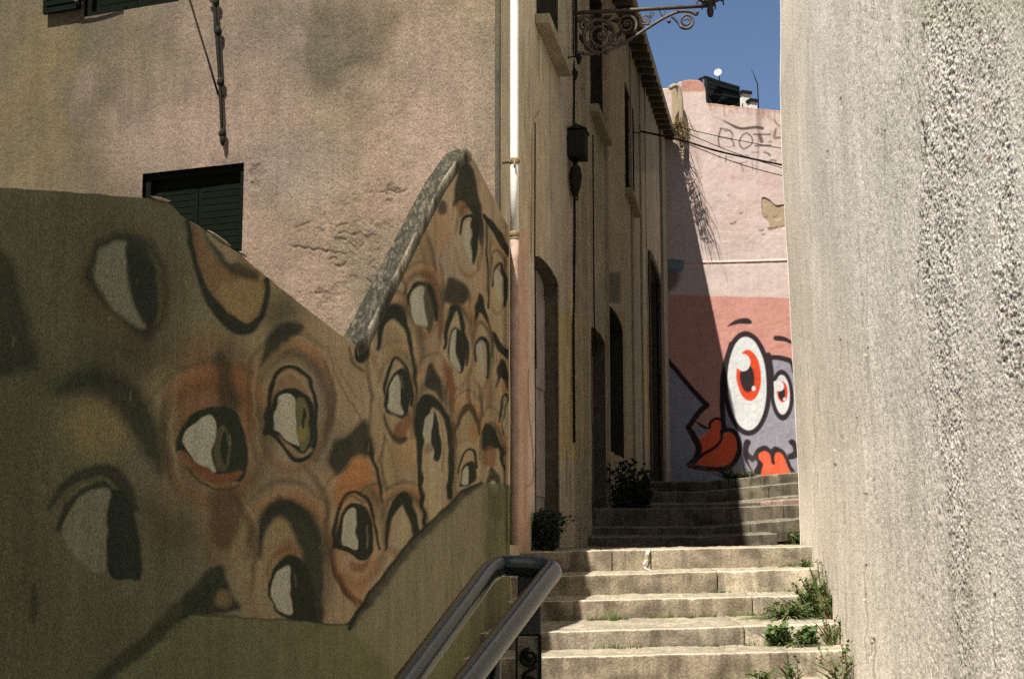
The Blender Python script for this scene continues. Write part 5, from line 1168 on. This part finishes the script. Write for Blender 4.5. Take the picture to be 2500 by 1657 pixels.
mb.tube([q(pb.x, pb.y, zz(v)) for v in (398, 412, 420, 440, 465, 482, 490)], [.02, .02, .052, .066, .052, .03, .012], 12); mb.build('bell', M['iron'], bx_, True)
mb = MB(); mb.tube(cr([q(pb.x + .01, pb.y, zz(480)), q(pb.x + .02, pb.y, zz(497)), q(pb.x - .02, pb.y, zz(490)), q(pb.x - .05, pb.y, zz(470))]), .008, 6); mb.build('conduit', M['cable'], bx_, True)

# iron rod with its brace standing off the sunny front
rod = empty('iron_rod', (at(541, 150, 11.2).x, 11.0, at(541, 358, 11).z), 'knotted dark iron rod with a thin brace fixed high on the plaster front', 'iron rod')
fp = lambda u, v, off=.05: pt(u, v, FA) + FN * off
mb = MB(); mb.tube([fp(u, v) for u, v in ((525, -150), (529, -40), (532, 20), (538, 90), (543, 160), (546, 220), (549, 290), (552, 360))], [.016, .016, .016, .017, .015, .014, .013, .010], 8)
for u, v, r in ((536, 10, .026), (541, 82, .03), (547, 205, .03), (551, 330, .028), (552, 345, .022)):
    c_ = fp(u, v); mb.tube([c_ + UZ * .04, c_ + UZ * .015, c_ - UZ * .015, c_ - UZ * .04], [.012, r, r, .012], 8)
mb.build('rod', M['iron'], rod, True)
mb = MB(); mb.tube([fp(u, v) for u, v in ((436, -120), (464, -20), (485, 50), (510, 130), (541, 236))], .0075, 6); mb.tube([fp(u, v) for u, v in ((529, 4), (533, 85))], .006, 6)
mb.tube([fp(515, -4), fp(524, 10), fp(534, 8)], .009, 6); mb.tube([fp(545, 236), fp(545, 236, -.02)], .01, 6); mb.tube([fp(538, 80), fp(538, 80, -.02)], .012, 6); mb.build('brace', M['iron'], rod, True)

# ribbon hanging on the top lit step
mb = MB(); Yr_ = 11.07
pts = [(1583, 1343), (1580, 1352), (1577, 1366), (1572, 1376), (1574, 1384), (1581, 1389), (1590, 1391)]; wd = [9, 9, 7, 5, 4, 4, 3]
P_ = cr([at(u, v, Yr_ - .01 * (i % 2)) for i, (u, v) in enumerate(pts)], 5); n = len(P_); vs = []; fs = []
for i, p in enumerate(P_):
    w_ = np.interp(i / (n - 1), np.linspace(0, 1, 7), wd) / 2 * Yr_ / F; vs += [p + q(-w_, -.004, 0), p + q(w_, .004, .002)]
vs = [q(vs[0].x, Yr_ + .12, vs[0].z + .006), q(vs[1].x, Yr_ + .12, vs[1].z + .006)] + vs
for i in range(n): fs.append((2 * i, 2 * i + 1, 2 * i + 3, 2 * i + 2))
mb.add(vs, fs); o = mb.build('ribbon', M['ribbon'], None); so = o.modifiers.new('t', 'SOLIDIFY'); so.thickness = .002
tag(o, 'crumpled pale ribbon hanging over the edge of the highest sunlit step', 'ribbon')

# ================================================================ weeds
def plant(name, pos, label, nb, h, spread, nleaf=0, leafsize=.03, mats=('blade', 'leaf'), seed=0, cat='weed', group='weeds growing along the steps', lean_=(0, 0)):
    r = random.Random(seed); e = empty(name, pos, label, cat, group); pos = Vector(pos)
    if nb:
        mb = MB()
        for i in range(nb):
            a = r.uniform(0, 2 * pi); d_ = r.uniform(0, spread * .5); L = h * r.uniform(.4, 1); b0 = pos + q(cos(a) * d_, sin(a) * d_ * .6, 0)
            dir_ = q(cos(a) * spread * r.uniform(.3, 1.3) + lean_[0], sin(a) * spread * .5 + lean_[1], L); w_ = .0035 * r.uniform(.7, 1.6); sd = q(-sin(a), cos(a), 0) * w_ + q(w_ * .7, 0, 0)
            pts = [b0 + dir_ * t + q(cos(a), sin(a), -.6) * (spread * .5 * t * t) for t in (0, .35, .7, 1)]
            mb.add([pts[0] - sd, pts[0] + sd, pts[1] - sd, pts[1] + sd, pts[2] - sd * .7, pts[2] + sd * .7, pts[3]], [(0, 1, 3, 2), (2, 3, 5, 4), (4, 5, 6)])
        mb.build('blades', M[mats[0]], e)
    if nleaf:
        mb = MB(); ms = MB(); ns = max(3, nleaf // 14)
        for s_ in range(ns):
            a = r.uniform(0, 2 * pi); L = h * r.uniform(.5, 1); tip = pos + q(cos(a) * spread * r.uniform(.2, 1), sin(a) * spread * .5, L); b0 = pos + q(r.uniform(-.4, .4) * spread, r.uniform(-.2, .2) * spread, 0)
            ms.tube([b0, b0.lerp(tip, .5) + q(0, 0, .01), tip], [.003, .0025, .0015], 5)
            for k in range(nleaf // ns):
                t = r.uniform(.15, 1); c_ = b0.lerp(tip, t); z_ = leafsize * r.uniform(.5, 1.2)
                e1 = q(r.gauss(0, 1), r.gauss(0, 1), r.gauss(0, .5)).normalized(); e2 = e1.cross(q(r.gauss(0, 1), r.gauss(0, 1), r.gauss(0, 1))).normalized(); n3 = e1.cross(e2)
                mb.add([c_, c_ + e1 * z_ * .5 + e2 * z_ * .42 + n3 * z_ * .1, c_ + e1 * z_ * 1.2, c_ + e1 * z_ * .5 - e2 * z_ * .42 + n3 * z_ * .1, c_ + e1 * z_ * .5], [(0, 1, 4), (1, 2, 4), (2, 3, 4), (3, 0, 4)])
        ms.build('stems', M['dry'] if mats[1] == 'leaf' else M['leaf_dark'], e); mb.build('leaves', M[mats[1]], e)
    return e
def onstep(u, k, dy):
    Y, zf = ZN[k]; X = XU(u, Y + dy); return (X, Y + dy, zf(X) + .005)
plant('weed', onstep(1992, 4, .75), 'bushy tall weed at the wall foot spreading over the fourth step down', 150, .26, .22, 1000, .028, seed=1)
plant('weed', onstep(2012, 4, .55), 'tall upright grass clump against the sunlit wall above the wide weed', 38, .42, .10, 260, .022, seed=2)
plant('weed', onstep(1925, 4, .6), 'low spreading green weed left of the tall wall clump', 190, .12, .26, 700, .022, seed=3)
plant('weed', onstep(2035, 4, .4), 'small drooping weed squeezed into the corner of the widest tread', 60, .18, .14, 360, .024, seed=4)
plant('leafy_weed', onstep(1892, 5, .38), 'broad leafed weed on the second lowest lit tread', 12, .15, .11, 330, .040, seed=5)
plant('leafy_weed', onstep(1968, 5, .38), 'smaller broad leafed weed right of its leafy neighbour', 14, .12, .10, 260, .038, seed=6)
plant('weed', onstep(1935, 5, .36), 'fine creeping weed between the two leafy plants', 90, .07, .16, 150, .018, seed=7)
plant('weed', onstep(2030, 5, .36), 'wiry weed with long thin stems beside the wall', 14, .22, .12, 140, .022, seed=8)
plant('weed', (XU(2045, 8.75), 8.72, zf6(2) + .005), 'long bladed grass rising from below the picture by the wall', 22, .28, .18, 180, .024, seed=9)
plant('weed', (XU(1925, 8.75), 8.72, zf6(2) + .005), 'branched dry weed rising in front of the lowest step', 12, .18, .10, 90, .02, seed=10)
plant('weed', (XU(1860, 8.75), 8.78, zf6(1.6) + .005), 'low leafy weed at the foot of the lowest step', 40, .08, .12, 110, .022, seed=11)
plant('weed', onstep(1968, 2, .3), 'tiny weed tuft in the right corner below the top lit step', 30, .07, .06, 110, .016, seed=12)
plant('weed', onstep(1926, 2, .33), 'thin sprig on the second tread near the wall', 40, .04, .10, 50, .014, seed=13)
plant('leafy_weed', (XU(1946, 12.6), 12.6, zt_ - .02), 'bright leafy weed beside the dark hole at the wall foot', 16, .20, .09, 260, .03, seed=14)
plant('weed', (XU(1790, 20.5), 20.45, zt2 + .0), 'scrubby grass tuft at the foot of the painted face', 110, .22, .25, 200, .03, seed=15)
plant('weed', (XU(1832, 20.5), 20.45, zt2 + .0), 'small grass tuft right of the scrubby one below the painted face', 60, .18, .15, 90, .03, seed=16)
plant('shrub', (XU(1335, 11.7), 11.7, zt_ - .05), 'dark leafy shrub at the house corner behind the handrail', 0, .38, .22, 1100, .04, ('blade', 'leaf_dark'), 17, 'shrub', None)
plant('shrub', (XU(1545, 17.2), 17.2, 1.6), 'dark bushy plant against the shaded house wall up the alley', 0, 1.0, .30, 1900, .06, ('blade', 'leaf_dark'), 18, 'shrub', None)
gp = at(1668, 318, 27.4)
e = empty('dry_plant', (gp.x, 27.4, gp.z), 'dry rusty plant hanging from the gutter end of the shaded houses', 'plant')
for nm, mt_, n_, L0, L1, sd in (('dry_stems', M['dry'], 42, .2, .6, 3), ('twigs', M['dry'], 60, .1, .3, 4)):
    mb = MB(); r = random.Random(sd)
    for i in range(n_):
        t_ = r.random(); b0 = q(gp.x - .10 + r.uniform(-.08, .06), 27.4 + .95 * t_, EV(27.4 + .95 * t_) + .08)
        L = r.uniform(L0, L1); o_ = r.uniform(.02, .30) * (1 if i % 4 else 1.3); pts = [b0, b0 + q(o_ * .5, r.uniform(-.1, .1), .12 * r.random()), b0 + q(o_, r.uniform(-.15, .15), -L * .4), b0 + q(o_ * 1.15, r.uniform(-.2, .2), -L)]
        mb.tube(pts, [.007, .006, .005, .003], 4, False)
    mb.build(nm, mt_, e)
# grass in the joints
mb = MB(); r = random.Random(77)
def blades(p, n, h, sp):
    for i in range(n):
        b0 = Vector(p) + q(r.gauss(0, sp), r.uniform(-.02, .02), 0); d_ = q(r.gauss(0, .4), r.gauss(-.2, .3), 1).normalized() * h * r.uniform(.4, 1.2); s_ = q(.0022, .0006, 0)
        mb.add([b0 - s_, b0 + s_, b0 + d_ * .6 + s_ * .6 , b0 + d_], [(0, 1, 2), (0, 2, 3)])
for k, dy, rngs, n in ((4, .85, ((1440, 1540), (1560, 1760), (1780, 1900)), 70), (5, .42, ((1420, 1650), (1700, 2000)), 36), (3, .36, ((1700, 1790), (1830, 1960)), 26), (2, .37, ((1900, 1975),), 14)):
    for a, b in rngs:
        for i in range(n): u = r.uniform(a, b); blades(onstep(u, k, dy), 5, .03 + .03 * (r.random() ** 3), .012)
for i in range(60): u = r.uniform(1480, 1900); X = XU(u, 8.85); blades((X, 8.9, zf6(X)), 5, .04, .015)
for i in range(14): blades(onstep(1492 + r.gauss(0, 6), 4, .8), 2, .12, .01)
for (k, u) in ((4, 1836),): pass
tag(mb.build('grass', M['blade'], None), 'short green grass growing in the step joints', 'grass', None, 'stuff')

# ================================================================ the house on the viewer's left whose shade falls on the handrail
nh = empty('street_house', (-4.5, -4, 0), 'plain plastered house on the left of the lower flight, outside the view', 'house')
mb = MB(); mb.box(-8, -2.32, -9, .35, -.4, 10.6); mb.build('walls', M['frame'], nh)
mb = MB(); mb.box(-8.2, -2.2, -9.2, .5, 10.602, 10.8); mb.build('roof', M['tile'], nh)

# ================================================================ sky, sun, camera
w = bpy.data.worlds.new('World'); sc.world = w; w.use_nodes = True
nt = w.node_tree; bg = nt.nodes['Background']; sky = nt.nodes.new('ShaderNodeTexSky'); sky.sky_type = 'NISHITA'; sky.sun_disc = False
elev = math.asin(SUN.z); sky.sun_elevation = elev; sky.sun_rotation = math.atan2(SUN.x, SUN.y)
sky.air_density = 1.0; sky.dust_density = .2; sky.ozone_density = 3.0; sky.altitude = 900
nt.links.new(sky.outputs[0], bg.inputs[0]); bg.inputs[1].default_value = SKY_STRENGTH
sl = bpy.data.lights.new('sun', 'SUN'); sl.energy = SUN_STRENGTH; sl.angle = radians(.53); sl.color = (1, .93, .82)
so = bpy.data.objects.new('sun', sl); COL.objects.link(so); so.rotation_euler = SUN.to_track_quat('Z', 'Y').to_euler(); so.location = SUN * 40
cd = bpy.data.cameras.new('camera'); cd.lens = 50; cd.sensor_width = 36; cd.clip_end = 3000; cd.clip_start = .05
co = bpy.data.objects.new('camera', cd); COL.objects.link(co); co.location = (0, 0, EYE); co.rotation_euler = (pi / 2 + PITCH, 0, 0)
sc.camera = co
sc.view_settings.view_transform = 'Standard'; sc.view_settings.look = 'None'; sc.view_settings.gamma = 1; sc.view_settings.use_curve_mapping = False
sc.view_settings.exposure = EXPOSURE
sc.render.engine = 'CYCLES'; sc.cycles.use_denoising = False; sc.cycles.max_bounces = 8
